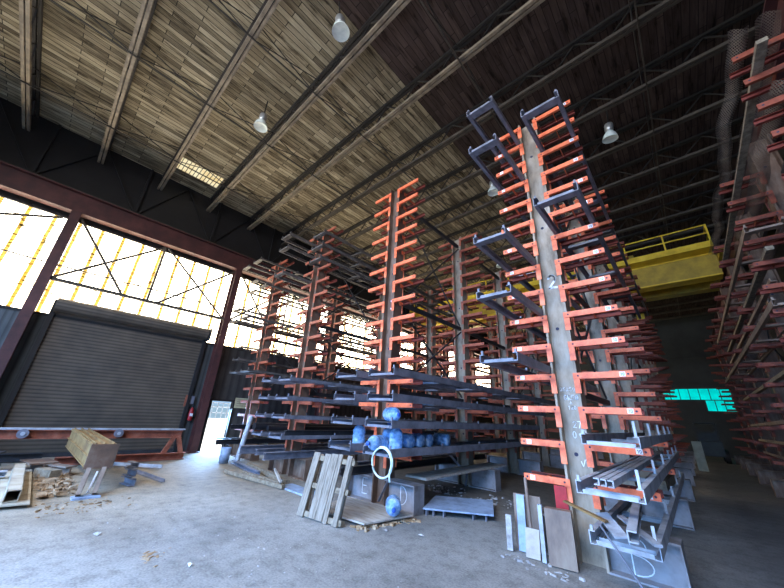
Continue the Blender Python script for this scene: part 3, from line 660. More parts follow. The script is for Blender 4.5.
# lengthwise ties and cross bracing between uprights
def tie_row(x, y0, pitch, n, label, mat='frame_dark', levels=(7.45, 4.4, 2.2)):
    t = thing('rack_bracing', label, 'bracing', (x, 0, 0), group='rack bracing')
    for k in range(n - 1):
        a, b = y0 + pitch * k + .04, y0 + pitch * (k + 1) - .40
        for z in levels: MB().bar((0, a, z), (0, b, z), .07, .11).build('tie_bar', M[mat], t)
        if k % 2 == 0:
            for z0, z1 in ((4.5, 7.35), (2.3, 4.3)):
                MB().bar((.02, a, z0), (.02, b, z1), .035).build('brace_rod', M[mat], t); MB().bar((-.02, a, z1), (-.02, b, z0), .035).build('brace_rod', M[mat], t)
tie_row(X3 + HW - .06, 5.62, 3.4, 6, 'dark tie bars and cross rods between uprights of the row chalked 3')
tie_row(X2, 5.79, 3.42, 8, 'dark tie bars and cross rods between uprights of the row chalked 2')
tie_row(X4, 5.67, 3.4, 6, 'dark tie bars and cross rods in the row left of the one chalked 3')
tie_row(X5, 5.97, 3.4, 5, 'dark tie bars and cross rods in the row nearest the left wall')
tie_row(X1 + .1, 5.72, 3.42, 8, 'dark tie bars and cross rods in the right-hand rack row', levels=(6.6, 4.4, 2.2))

# shelf frames lying on the arms
def shelf(x0, x1, y0, y1, z, label, group, mat='frame', h=.13, sh=.06, stubs=True, inner=True, decked=None, deckmat='frame_dark'):
    """two long channels on the arms (level z) joined by cross channels; x0 is the inner side, x1 the outer"""
    t = thing('steel_shelf_frame', label, 'shelf', (0, 0, z), group=group)
    s = 1 if x1 > x0 else -1
    zc = h / 2 + .003
    ch = [(a * (1 if s > 0 else 1), b) for a, b in Csec(h, .06, .01)]
    xl, xh = min(x0, x1), max(x0, x1)
    MB().prof((xl, y0, zc), (xl, y1, zc), ch).build('side_channel', M[mat], t)
    MB().prof((xh, y1, zc), (xh, y0, zc), ch).build('side_channel', M[mat], t)
    lo = min(x0, x1) + .032; hi = max(x0, x1) - .032
    y = y0 + .075
    while y < y1:
        MB().prof((lo, y, .028), (hi, y, .028), [(-.07, -.022), (.07, -.022), (.07, .022), (.062, .022), (.062, -.014), (-.062, -.014), (-.062, .022), (-.07, .022)]).build('cross_channel', M[mat], t)
        y += 1.7
    if stubs:
        for xx, hh in ((x0, .05), (x1, sh)) if inner else ((x1, sh),):
            y = y0 + .03
            while y < (y1 if xx == x1 else y0 + .1): MB().box(xx - .014, xx + .014, y - .014, y + .014, h + .004, h + hh).build('stub_post', M[mat], t); y += 1.7
    if decked: MB().box(xl + .033, xh - .033, y0 + .06, y1 - .05, *decked).build('deck_plate', M[deckmat], t)
    return t
GR = 'shelf frames on the right arms of the rack chalked 2'
def R2(lv, y0, y1, label, mat='frame', **kw): return shelf(-1.13, -.56, y0, y1, lv, label, GR, mat, **kw)
R2(LV[12], 4.4, 19, 'long blue grey shelf frame, highest one on the right arms of the rack chalked 2', h=.15)
R2(LV[8], 4.4, 12, 'blue grey shelf frame at mid height on right arms of the rack chalked 2', h=.15)
R2(LV[1], 5.05, 12.5, 'pale grey shelf frame on the second lowest right arms of the rack chalked 2', 'frame_light', sh=.18)  # front light on the low frames put into a paler steel
R2(LV[0], 4.5, 13.5, 'pale shelf frame loaded with channels on lowest right arms of the rack chalked 2', 'frame_light', sh=.18)
shelf(-1.10, -.54, 4.62, 12.8, .487, 'pale shelf frame with loose bars lying on the base of the rack chalked 2', GR, 'frame_light', sh=.16)
GL = 'shelf frames on the left arms of the rack chalked 2'
for lv, nm, ye in ((LV[13], 'highest', 13), (LV[11], 'second highest', 13), (LV[7], 'third highest', 10), (LV[5], 'fourth highest', 9.5), (LV[3], 'lowest', 9)):
    shelf(-1.57, -2.05, 4.12, ye, lv, 'blue grey shelf frame on left arms of the rack chalked 2, %s' % nm, GL, 'frame', h=.12, stubs=True)
G3s = 'long shelf frames on the rack chalked 3'
for side, wd in ((1, 'right'), (-1, 'left')):
    for lv, nm in ((3, 'highest'), (2, 'second highest'), (1, 'third highest'), (0, 'lowest')):
        xa, xb = X3 + side * .22, X3 + side * .88
        L = {3: 15.3, 2: 13.5, 1: 12.6, 0: 12.4}[lv] if side > 0 else 12.4
        shelf(xa, xb, 4.62, L, LV[lv], 'dark grey shelf frame on %s arms of the rack chalked 3, %s of four' % (wd, nm), G3s, 'frame', h=.14, decked={0: (.056, .071), 1: (.095, .110)}.get(lv))
G4s = 'shelf frames on the row left of the rack chalked 3'
for side, wd, lvs in ((1, 'right', (13, 12, 11, 3, 2, 1, 0)), (-1, 'left', (13, 12, 10, 3, 2, 1, 0))):
    for i_, lv in enumerate(lvs):
        shelf(X4 + side * .23, X4 + side * (.86 if side > 0 else .76), (4.25 if side < 0 else 4.9) if lv > 9 else 4.55, 15, LV[lv], 'dark shelf frame on %s arms just left of the bottle row, %s from top' % (wd, ORD[i_]), G4s, 'frame_brown' if lv > 9 else 'frame', h=.09)
G5s = 'shelf frames on the row nearest the left wall'
for side, wd, lvs in ((1, 'right', (13, 11, 8, 4)), (-1, 'left', (13, 12, 11, 9, 8, 6, 5, 4))):
    for i_, lv in enumerate(lvs):
        shelf(X5 + side * .23, X5 + side * (.86 if side > 0 else .76), 4.5 if lv in (13, 8, 9) else 4.95, 14, LV[lv], 'dark shelf frame, %s arms of the row nearest the left wall, %s from top' % (wd, ORD[i_]), G5s, 'frame_brown', h=.07)

# right-hand rack loads, lying along the arms
def mesh_strip(x0, x1, y0, y1, z, label, seed):
    r = random.Random(seed); nx, ny = 6, 90; vs = []; fs = []; uv = []
    ph = r.random() * 6
    for j in range(ny + 1):
        y = y0 + (y1 - y0) * j / ny
        for i in range(nx + 1):
            u = i / nx; x = x0 + (x1 - x0) * u + .035 * math.sin(y * 2.3 + ph) + .02 * math.sin(y * 5.1 + ph)
            zz = z + .05 + .10 * (math.sin(u * 5 + ph + .4 * math.sin(y * 1.3)) + 1) * .5
            vs.append((x, y, zz)); uv.append(((x1 - x0) * u / .028, (y1 - y0) * j / ny / .05))
    for j in range(ny):
        for i in range(nx): fs.append((j * (nx + 1) + i, j * (nx + 1) + i + 1, (j + 1) * (nx + 1) + i + 1, (j + 1) * (nx + 1) + i))
    me = bpy.data.meshes.new('expanded_metal_sheet'); me.from_pydata(vs, [], fs); me.update(); me.materials.append(M['mesh'])
    ul = me.uv_layers.new(name='UVMap')
    for lp in me.loops: ul.data[lp.index].uv = uv[lp.vertex_index]
    for p in me.polygons: p.use_smooth = True
    o = bpy.data.objects.new('expanded_metal_sheet', me); COL.objects.link(o)
    return tag(o, label, 'metal mesh', 'expanded metal sheets on the right-hand rack')
mesh_strip(1.50, 1.69, 5.0, 13.0, LV[12] - .02, 'long wavy expanded metal sheet at the tips of the highest right-hand rack arms', 1)
mesh_strip(1.79, 2.02, 5.0, 12.0, LV[12] - .02, 'long wavy expanded metal sheet behind the tip one on the highest right-hand rack arms', 2)
mesh_strip(1.66, 1.90, 5.2, 11.0, LV[10] - .02, 'wavy expanded metal sheet on right-hand rack arms at the right photo edge', 3)
tag(MB().box(1.62, 1.72, 4.85, 12.6, LV[11] + .002, LV[11] + .06).build('timber_plank', M['woodx']), 'long pale timber plank on right-hand rack arms below the wavy mesh', 'plank')
for i, (lv, x0, x1, y0, y1, nm) in enumerate(((9, 1.56, 2.05, 8.4, 20, 'upper'), (6, 1.56, 2.05, 8.6, 22, 'lower'))):
    shelf(x1, x0, y0, y1, LV[lv], 'brown shelf frame on the right-hand rack arms, %s of two' % nm, 'shelf frames on the right-hand rack', 'brownsteel', h=.12)
for i, (lv, x) in enumerate(((8, 1.72), (7, 1.66), (4, 1.7), (2, 1.7), (1, 1.75), (0, 1.8))):
    mb = MB(); mb.prof((x, 8.3 + .5 * (i % 3), LV[lv] + .045), (x + .03, 19.5 + (i % 2), LV[lv] + .045), Lsec(.08, .08, .01) if i % 2 else [(-.05, -.04), (.05, -.04), (.05, .04), (-.05, .04)])
    tag(mb.build('steel_bar', M['brownsteel'] if i % 2 else M['woodx']), 'long bar lying on the right-hand rack arms, %s from the top' % ORD[i], 'bar', 'bars on the right-hand rack')

# ------------------------------------------------------------------ things on the racks
def channel(name, p0, p1, h, b, label, cat='channel', mat='frame_light', group=None, sec='C', up=(0, 0, 1)):
    pr = Csec(h, b, .012) if sec == 'C' else (Lsec(b, h, .012) if sec == 'L' else ([(-b / 2, -h / 2), (b / 2, -h / 2), (b / 2, h / 2), (-b / 2, h / 2)] if sec == 'R' else Isec(h, b, .014, .012)))
    return tag(MB().prof(p0, p1, pr, up).build(name, M[mat]), label, cat, group)
z0 = LV[0] + .115
GC = 'loose channels on the lowest right shelf of the rack chalked 2'
for i, x in enumerate((-.93, -.86, -.79)):
    channel('steel_channel', (x, 11.5, z0 + .04), (x, 4.42 - .02 * i, z0 + .04), .07, .055, 'loose pale channel on the lowest right shelf by the chalked 2, %s from upright' % ORD[i], group=GC)
channel('steel_channel', (-.66, 4.2, .74), (-.95, 8.0, .80), .10, .08, 'short pale channel end poking out under the lowest right shelf of the rack chalked 2')
channel('bent_plate_strip', (-1.04, 4.95, .74), (-.80, 4.50, .645), .02, .13, 'tilted pale steel strip lying across the front of the base of the rack chalked 2', 'steel strip', sec='R', up=(0, -.3, 1))
channel('steel_flat_bar', (-1.42, 4.9, .80), (-.95, 4.68, .72), .02, .06, 'narrow rusty flat bar poking left from the base shelf of the rack chalked 2', 'bar', 'tan', sec='R')
channel('steel_flat_bar', (-.9, 5.2, .70), (-.50, 4.45, .66), .025, .07, 'pale flat bar lying diagonally on the base shelf of the rack chalked 2', 'bar', sec='R')
tag(MB().tube((-1.0, 4.58, .70), (-.55, 4.52, .012), .012, 8).build('steel_rod', M['frame']), 'thin steel rod leaning down to the floor in front of the chalked B', 'rod')
channel('timber_baulk', (-.75, 8.6, .70), (-.68, 10.2, .70), .16, .22, 'dusty timber baulk on the base shelf behind the chalked B', 'timber', 'woodx', sec='R')

# black pipes and bars at the foot of the left rows
r = random.Random(3)
GP = 'long dark bars on the lower arms of the left rows'
i = 0
for (xc, lv, y0, y1, rad, mt, nm) in ((-9.35, 0, 4.5, 13, .10, 'pipe_black', 'outer'), (-9.12, 0, 4.8, 13.4, .07, 'pipe_black', 'inner')):
    mb = MB(); mb.tube((xc, y0, LV[lv] + .17 + rad - .04), (xc, y1, LV[lv] + .17 + rad - .04), rad, 14)
    tag(mb.build('steel_pipe', M[mt]), 'black steel pipe on the lowest left shelf left of the rack chalked 3, %s' % nm, 'pipe', GP)
def ibeam(p0, p1, h, b, label, mat, group=None): return tag(MB().prof(p0, p1, Isec(h, b, .016, .012)).build('steel_section', M[mat]), label, 'beam', group)
ibeam((-9.50, 4.3, .60), (-9.42, 12, .60), .20, .14, 'dark steel beam lying on the base left of the rack chalked 3, outer one', 'frame', GP)
ibeam((-9.15, 4.6, .57), (-9.1, 12, .57), .15, .12, 'dark steel beam lying on the base left of the rack chalked 3, inner one', 'frame', GP)
ibeam((-8.2, 4.35, .58), (-8.15, 12, .58), .17, .14, 'grey steel beam on the right base of the row left of the rack chalked 3', 'frame', GP)
ibeam((-8.15, 4.8, LV[0] + .132), (-8.2, 12, LV[0] + .132), .15, .12, 'dark steel beam on the lowest shelf just left of the bottle row', 'frame_dark', GP)
ibeam((-12.9, 4.9, .56), (-12.9, 12, .56), .14, .12, 'dark steel beam on the left base of the row nearest the left wall', 'frame_dark', GP)
ibeam((-11.9, 4.9, LV[0] + .08), (-11.9, 12, LV[0] + .08), .15, .12, 'black steel beam on the lowest right arms of the row nearest the left wall', 'pipe_black', GP)
ibeam((-12.1, 4.6, .57), (-12.0, 11, .57), .16, .13, 'black steel beam on the right base of the row nearest the left wall', 'pipe_black', GP)
ibeam((-5.95, 4.5, .58), (-5.8, 11, .58), .18, .14, 'dark steel beam on the left base of the rack chalked 3, outer one', 'frame', GP)
ibeam((-5.6, 4.7, .57), (-5.55, 11, .57), .16, .12, 'dark steel beam on the left base of the rack chalked 3, inner one', 'frame_dark', GP)
tag(MB().box(-4.85, -4.3, 5.9, 9.8, .49, .53).build('plywood_shelf', M['ply']), 'pale plywood sheet on the right base of the rack chalked 3', 'plywood')

# water bottles
def jug_meshes():
    mb = MB()
    prof = [(0, 0), (.11, 0), (.134, .02), (.136, .06), (.128, .075), (.136, .09), (.136, .14), (.127, .155), (.136, .17), (.136, .22), (.127, .235), (.136, .25), (.136, .31), (.125, .345), (.095, .385), (.05, .415), (.034, .43), (.033, .465)]
    mb.lathe(prof, 22)
    c = MB(); c.lathe([(.034, .462), (.038, .462), (.038, .495), (.03, .5), (0, .5)], 16)
    return mb.mesh('bottle_body', M['jug']), c.mesh('bottle_cap', M['jugcap'])
JB, JC = jug_meshes()
def jug(x, y, z, rot, label, cap=True, s=1.0):
    t = thing('water_bottle', label, 'bottle', (x, y, z), rot, 'blue water bottles'); t.scale = (s, s, s)
    put('bottle_body', JB, t)
    if cap: put('bottle_cap', JC, t)
    return t
RJ = .136
zd = LV[0] + .073                    # deck of the lowest shelves of the rack chalked 3
JUGS = [
    (-5.47, 5.02, zd, (0, 0, .3), 'upright blue water bottle, leftmost on the shelf above the chalked E'),
    (-4.66, 4.95, zd + RJ, (PI / 2, 0, .1), 'blue water bottle lying neck forward beside the hose loop'),
    (-4.69, 5.125, zd, (0, 0, 0), 'upright blue water bottle just behind the one lying beside the hose loop'),
    (-4.38, 5.00, zd, (0, 0, 1.0), 'upright blue water bottle nearest the shelf corner, right of the hose loop'),
    (-4.34, 5.46, zd + RJ + .04, (PI / 2, 0, -1.57), 'blue water bottle lying on its side, first right of the upright bottles'),
    (-4.33, 5.78, zd + RJ + .04, (PI / 2, 0, -1.6), 'blue water bottle lying on its side, second right of the upright bottles'),
    (-4.34, 6.12, zd + RJ + .04, (PI / 2, 0, -1.5), 'blue water bottle lying on its side, third right of the upright bottles'),
    (-4.34, 6.85, zd + RJ + .04, (PI / 2, 0, -1.4), 'blue water bottle lying alone, rightmost on the lower bottle shelf'),
    (-4.70, 5.08, LV[1] + .113 + RJ, (PI / 2, 0, 1.2), 'blue water bottle lying alone on the upper shelf over the others'),
    (-4.36, 4.97, .09 + RJ, (PI / 2, 0, .75), 'blue water bottle lying on the plywood against the chalked D'),
]
for a in JUGS: jug(*a)
tag(MB().box(-4.66, -4.27, 5.30, 7.2, LV[0] + .072, LV[0] + .111).build('timber_plank', M['wood']), 'weathered plank under the lying water bottles on the lower shelf', 'plank')
# hose loop hung on the shelf end
pts = [(-4.34 + .25 * math.sin(a_), 4.60, .90 + .25 * math.cos(a_)) for a_ in [2 * PI * k / 40 for k in range(-2, 35)]]
pts += [(-4.34 + .25 * math.sin(5.6) + .02, 4.60, .90 + .25 * math.cos(5.6))]
h2 = [(-4.34 + .24 * math.sin(a_), 4.585, .90 + .235 * math.cos(a_)) for a_ in [2 * PI * k / 40 for k in range(-14, 14)]] + [(-4.13, 4.58, .70), (-4.11, 4.57, .62)]
t = thing('hose_coil', 'pale green hose coiled in a loop hanging from the bottle shelf', 'hose', (0, 0, 0))
MB().path(pts, .018, 8).build('hose_loop', M['hose'], t); MB().path(h2, .017, 8).build('hose_end', M['hose'], t)

# base plates (free brace struts at row 3, second upright)
for (p0, p1, nm) in (((-4.9, 8.55, .02), (-4.66, 8.25, .45), 'right'), ((-5.5, 8.3, .92), (-4.9, 8.55, .30), 'left')):
    channel('steel_angle', p0, p1, .05, .05, 'rusty steel angle propped against the second upright behind the one chalked 3, %s one' % nm, 'angle', 'frame', sec='L')
channel('steel_angle', (-4.95, 5.24, .10), (-4.62, 5.12, .50), .05, .05, 'steel angle propped between the chalked E and the chalked D', 'angle', 'frame', sec='L')

# ------------------------------------------------------------------ floor clutter, middle
# leaning pallet
def pallet():
    t = thing('wooden_pallet', 'weathered wooden pallet leaning upright in front of the rack chalked 3', 'pallet', (-4.98, 3.78, 0.0), (math.radians(-15), 0, math.radians(10)))
    W, Hh = .92, 1.02
    xs = [-.39, -.11, .05, .185, .40]; ws = [.15, .15, .155, .09, .10]
    for x, w_, in zip(xs, ws):
        h0 = rnd.uniform(0, .03)
        MB().box(x - w_ / 2, x + w_ / 2, -.035, -.013, h0, Hh + rnd.uniform(-.02, .03)).build('deck_board', M['wood'], t)
    for z in (.06, .48, .92): MB().box(-W / 2, W / 2 + .05, -.011, .075, z - .04, z + .04).build('stringer', M['woodx'], t)
    for x in (-.38, .02, .36): MB().box(x - .05, x + .06, .077, .098, 0.01, Hh - .02).build('bottom_board', M['wood'], t)
pallet()
# plywood on rubble
t = tag(MB().add([(-5.75, 5.05, .05), (-5.40, 4.06, .03), (-4.22, 4.14, .055), (-4.02, 5.12, .06), (-4.45, 5.2, .05), (-5.75, 5.05, .075), (-5.40, 4.06, .055), (-4.22, 4.14, .08), (-4.02, 5.12, .085), (-4.45, 5.2, .075)],
    [(4, 3, 2, 1, 0), (5, 6, 7, 8, 9), (0, 1, 6, 5), (1, 2, 7, 6), (2, 3, 8, 7), (3, 4, 9, 8), (4, 0, 5, 9)]).build('plywood_sheet', M['ply']), 'pale plywood sheet lying on the floor in front of the chalked E and D', 'plywood')
def scatter(name, n_, fx, fy, size, mat, label, cat, seed, flat=.35, zmax=.0):
    r = random.Random(seed); mb = MB()
    for _ in range(n_):
        x, y = fx(r), None
        x, y = x if isinstance(x, tuple) else (x, fy(r))
        s = size * r.uniform(.35, 1.2); a = r.uniform(0, PI); ca, sa = math.cos(a), math.sin(a)
        l, w_, h_ = s * r.uniform(.8, 1.8), s * r.uniform(.4, .9), s * flat * r.uniform(.5, 1.3)
        tz = r.uniform(-.3, .3); b = r.uniform(0, zmax)
        vs = []
        for zz in (0, 1):
            for (px, py) in ((-1, -1), (1, -.8), (.8, 1), (-1, .9)):
                q = (px * l / 2 * (1 - .25 * zz), py * w_ / 2 * (1 - .25 * zz)); vs.append((x + q[0] * ca - q[1] * sa, y + q[0] * sa + q[1] * ca, max(.001, b + zz * h_ + tz * q[0] * .4 * zz)))
        mb.add(vs, [(3, 2, 1, 0), (4, 5, 6, 7), (0, 1, 5, 4), (1, 2, 6, 5), (2, 3, 7, 6), (3, 0, 4, 7)])
    o = mb.build(name, mat); return tag(o, label, cat, None, 'stuff')
scatter('wood_chips', 70, lambda r: (lambda t_: (-4.30 + .28 * t_ + r.gauss(0, .05), 4.08 + 1.05 * t_ + r.gauss(0, .06)))(r.random()), None, .09, M['chips'], 'broken wood chips along the edge of the plywood sheet', 'debris', 4)
# blue grey steel plate on little feet
t = thing('steel_plate', 'blue grey steel plate with short feet lying on the floor right of the chalked D', 'plate', (0, 0, 0))
P = [(-4.08, 5.50), (-3.02, 6.20), (-3.52, 7.22), (-4.50, 6.52)]
MB().add([(x, y, .10) for x, y in P] + [(x, y, .125) for x, y in P], [(3, 2, 1, 0), (4, 5, 6, 7), (0, 1, 5, 4), (1, 2, 6, 5), (2, 3, 7, 6), (3, 0, 4, 7)]).build('plate', M['bluesheet'], t)
for u in (.05, .15, .3, .72, .9):
    x, y = P[0][0] + (P[1][0] - P[0][0]) * u + -.03, P[0][1] + (P[1][1] - P[0][1]) * u + .04
    MB().box(x - .012, x + .012, y - .012, y + .05, 0, .10).build('foot', M['frame'], t)
for u in (.1, .9):
    x, y = P[3][0] + (P[2][0] - P[3][0]) * u, P[3][1] + (P[2][1] - P[3][1]) * u - .05
    MB().box(x - .012, x + .012, y - .03, y + .012, 0, .10).build('foot', M['frame'], t)
# plates leaning left of the upright chalked 2
def leaning(name, x0, x1, y, h, lean, th, rz, label, mat, cat='plate', sec=None):
    mb = MB()
    if sec == 'C': mb.prof(((x0 + x1) / 2 - (x0 + x1) / 2, 0, 0), (0, 0, h), Csec(x1 - x0, .09, .012), (1, 0, 0))
    else: mb.box((x0 - x1) / 2, (x1 - x0) / 2, -th / 2, th / 2, 0, h)
    o = mb.build(name, M[mat]); o.location = ((x0 + x1) / 2, y, .012); o.rotation_euler = (math.radians(-lean), 0, math.radians(rz)); return tag(o, label, cat, 'steel leaning by the upright chalked 2')
leaning('steel_plate', -1.77, -1.45, 5.19, .62, 3, .16, 10, 'thick brown steel plate leaning against the foot of the upright chalked 2', 'brownsteel')
leaning('steel_strip', -1.85, -1.80, 5.13, .64, 3, .05, 10, 'narrow grey steel strip standing beside the thick brown plate', 'frame_light')
leaning('steel_plate', -2.06, -1.88, 5.13, .33, 14, .012, 8, 'small dusty steel plate leaning low between taller pieces left of the rack chalked 2', 'ply')
leaning('steel_plate', -2.28, -1.90, 5.38, .68, 2, .02, 8, 'dark brown steel plate standing behind the others left of the rack chalked 2', 'brownsteel')
leaning('steel_strip', -2.21, -2.10, 5.28, .68, 5, .03, 8, 'tall pale blue grey steel strip standing left of the rack chalked 2', 'bluesheet')
leaning('steel_bar', -2.34, -2.26, 5.18, .42, 3, .05, 8, 'short rough grey steel bar standing leftmost by the rack chalked 2', 'rubble')
o = tag(MB().tube((-1.99, 5.21, .01), (-2.06, 5.33, .93), .022, 10).build('steel_pipe', M['brownsteel']), 'thin upright pipe leaning among plates left of the rack chalked 2', 'pipe')
scatter('rubble', 40, lambda r: (r.uniform(-2.3, -.6), r.gauss(4.92, .08)), None, .05, M['rubble'], 'pale rubble crumbs along the foot of the rack chalked 2', 'debris', 8)
scatter('rubble', 120, lambda r: (r.uniform(-5.6, -2.4), r.uniform(7.35, 8.25)), None, .06, M['rubble'], 'scattered rubble on the floor between the racks chalked 2 and 3', 'debris', 9)

# timbers left of the middle
GT = 'timbers on the floor in front of the left rows'
for (p0, p1, s_, nm, mt) in (((-9.75, 4.15, .06), (-7.25, 4.45, .06), .09, 'nearest round pole', 'woodx'), ((-10.4, 5.05, .09), (-7.6, 4.75, .07), .11, 'thick squared beam behind the pole', 'woodx'), ((-9.3, 4.42, .055), (-7.6, 4.56, .055), .10, 'short beam across the others', 'woodx'), ((-8.7, 5.0, .185), (-7.35, 4.42, .15), .05, 'pale plank', 'ply')):
    mb = MB(); mb.bar(p0, p1, s_, s_ * .9); tag(mb.build('timber', M[mt]), 'weathered timber on the floor by the left rows, %s' % nm, 'timber', GT)
for i, (x, y, z) in enumerate(((-10.3, 4.9, 0), (-8.0, 4.05, 0), (-6.5, 4.55, 0))): pass
channel('steel_angle', (-11.3, 4.95, .06), (-8.8, 4.6, .10), .10, .10, 'dark steel channel on the floor behind the timbers', 'channel', 'frame', sec='C')
tag(MB().box(-7.6, -6.3, 4.5, 4.9, .0, .03).build('blue_tarp_sheet', M['bluesheet']), 'blue grey sheet on the floor left of the leaning pallet', 'sheet')
# blocks / stub bases at row 4 and 5 fronts are the racks' own bases
# bucket, pipe and drum near the doorway
t = thing('metal_bucket', 'blue grey metal bucket on the floor near the open doorway', 'bucket', (-11.5, 4.75, 0))
MB().lathe([(0, .01), (.13, .01), (.145, .0), (.16, .46), (.15, .46), (.135, .03)], 18).build('bucket_body', M['bluesheet'], t)
MB().path([(.15 * math.cos(a), .02, .44 + .10 * math.sin(a)) for a in [PI * k / 12 for k in range(13)]], .007, 6).build('bucket_handle', M['frame'], t)
tag(MB().tube((-11.25, 5.05, .0), (-11.45, 5.35, 1.42), .075, 12).build('steel_pipe', M['frame_light']), 'thick grey pipe standing by the bucket near the doorway', 'pipe')
t = thing('fibre_drum', 'tan drum standing by the wall right of the doorway', 'drum', (-14.3, 6.75, 0))
MB().lathe([(0, 0), (.36, 0), (.37, .03), (.36, .06), (.40, .45), (.36, .84), (.37, .87), (.36, .9), (0, .9)], 22).build('drum_body', M['drum'], t)
MB().lathe([(.365, .86), (.385, .86), (.385, .9), (.365, .9)], 22).build('drum_hoop', M['frame'], t)
t = thing('wooden_crate', 'dull wooden crate beside the tan drum at the left wall', 'crate', (-13.9, 7.7, 0))
for k in range(4): MB().box(-.35, .35, -.40, .40, .02 + k * .17, .17 + k * .17).build('slat', M['woodx'], t)
for (x, y) in ((-.37, -.42), (.37, -.42), (.37, .42), (-.37, .42)): MB().box(x - .03, x + .03, y - .03, y + .03, 0, .72).build('corner_post', M['wood'], t)

# wall fittings
t = thing('fire_extinguisher', 'red fire extinguisher on the wall between the rolling door and the doorway', 'fire extinguisher', (XW + .12, 4.40, 1.12))
MB().lathe([(0, 0), (.075, 0), (.08, .02), (.08, .36), (.06, .42), (.025, .45), (.025, .48), (0, .48)], 16).build('cylinder', M['red'], t)
MB().box(-.02, .06, -.02, .02, .48, .53).build('valve', M['rubber'], t)
MB().path([(.03, 0, .5), (.12, .05, .45), (.13, .09, .25), (.10, .09, .1)], .012, 6).build('hose', M['rubber'], t)
MB().box(-.02, .085, -.05, .05, .16, .26).build('label_band', M['tagwhite'], t)
MB().box(-.121, -.08, -.07, .07, .1, .5).build('wall_bracket', M['frame_dark'], t)
tag(MB().box(XW + .06, XW + .08, 4.07, 4.19, 1.62, 2.05).build('wall_sign', M['rustbeam']), 'small red vertical sign at the right edge of the rolling door', 'sign')
t = thing('wall_sign', 'faded pale yellow sign on the wall right of the open doorway', 'sign', (XW + .03, 6.35, 1.66))
MB().box(-.015, .015, -.32, .32, 0, .42).build('sign_board', M['sign'], t)
mb = MB()
for z in (.08, .17, .25, .33): mb.box(.016, .02, -.24, .22 - .3 * (z % .1), z, z + .025)
mb.build('lettering', M['brownsteel'], t)
tag(MB().box(XW + .02, XW + .10, 4.62 - .35, 4.62 - .22, 1.72, 2.02).build('electrical_box', M['frame']), 'grey electrical box on the wall above the fire extinguisher', 'box')

# ------------------------------------------------------------------ floor clutter, left
# roller bench of rust-red beams in front of the rolling door
t = thing('roller_bench', 'long rust red steel roller bench in front of the rolling door', 'bench', (-12.85, 0, 0))
MB().prof((0, -4.5, .80), (0, 3.75, .76), Csec(.22, .12, .02)).build('top_beam', M['rustbeam'], t)
MB().box(-.10, .07, -4.5, 3.8, .89, .93).build('cap_plate', M['frame_light'], t)
MB().prof((0, .9, .11), (0, 3.98, .11), Csec(.20, .16, .02)).build('base_beam', M['rustbeam'], t)
for a, b in ((3.35, 3.55), (3.85, 3.66)): MB().bar((0, a, .2), (0, b, .70), .12, .10, (1, 0, 0)).build('leg', M['rustbeam'], t)
for y in (-4.2, -1.6): MB().box(-.06, .06, y - .06, y + .06, 0, .70).build('leg', M['rustbeam'], t)
for y in (.12, 2.05):
    w_ = MB(); w_.tube((.06, y, .80), (.14, y, .80), .11, 18); o = w_.build('roller', M['frame'], t)
    MB().tube((.14, y, .80), (.16, y, .80), .045, 12).build('roller_hub', M['frame_light'], o)
# big tan beam leaning from the bench down to the floor
t = thing('plate_girder', 'large tan plate girder leaning from the roller bench towards the floor', 'beam', (0, 0, 0))
A = Vector((-12.70, 1.20, .90)); B = Vector((-9.05, 1.31, .84))
def along(name, y0, y1, z0, z1, mat='tan'):
    mb = MB(); vs = []
    for P_ in (A, B):
        for (y_, z_) in ((y0, z0), (y1, z0), (y1, z1), (y0, z1)): vs.append(P_ + Vector((0, y_, z_)))
    mb.add(vs, [(0, 1, 2, 3), (7, 6, 5, 4), (0, 4, 5, 1), (1, 5, 6, 2), (2, 6, 7, 3), (3, 7, 4, 0)])
    return mb.build(name, M[mat], t)
along('top_flange', -.21, .21, -.02, 0); along('bottom_flange', -.21, .21, -.41, -.39)
along('web', -.19, -.175, -.389, -.021); along('web', .175, .19, -.389, -.021)
along('mid_rib', -.225, -.191, -.215, -.195)
for y_ in (-.16, -.02, .12): along('top_rib', y_, y_ + .02, .001, .045)
along('top_rib', -.205, -.185, .001, .03)
MB().box(B.x + .002, B.x + .025, B.y - .225, B.y + .225, B.z - .42, B.z + .02).build('end_plate', M['upright_rust'], t)
# stand under its end
t = thing('steel_stand', 'slanted steel stand with a blue grey foot plate under the tan girder end', 'stand', (0, 0, 0))
for y0, y1 in ((1.10, 1.17), (1.33, 1.40)): MB().prof((-8.64, y0, .04), (-8.98, y1, .42), Csec(.11, .07, .012), (0, 0, 1)).build('leg', M['brownsteel'], t)
MB().box(-8.74, -8.52, 1.02, 1.42, 0, .03).build('foot_plate', M['bluesheet'], t)
MB().tube((-8.80, 1.25, .05), (-8.95, 1.31, .38), .018, 8).build('white_strut', M['tagwhite'], t)
GA = 'short steel sections by the tan girder'
for i, (p0, p1, h_, nm) in enumerate((((-9.7, 1.9, .08), (-9.2, 2.0, .08), .14, 'lowest'), ((-9.75, 1.92, .24), (-9.35, 2.0, .24), .14, 'middle'), ((-9.8, 1.95, .38), (-9.45, 2.02, .38), .10, 'topmost'))):
    channel('steel_channel', p0, p1, h_, .10, 'short grey steel channel stacked right of the slanted stand, %s' % nm, mat='frame', group=GA)
channel('steel_angle', (-11.5, 2.30, .02), (-9.3, 2.62, .02), .06, .07, 'long grey steel angle on the floor right of the tan girder, nearer one', 'angle', 'frame', group=GA, sec='L')
channel('steel_angle', (-12.3, 2.0, .03), (-11.2, 3.0, .03), .08, .08, 'long grey steel angle on the floor right of the tan girder, farther one', 'angle', 'frame_light', group=GA, sec='L')
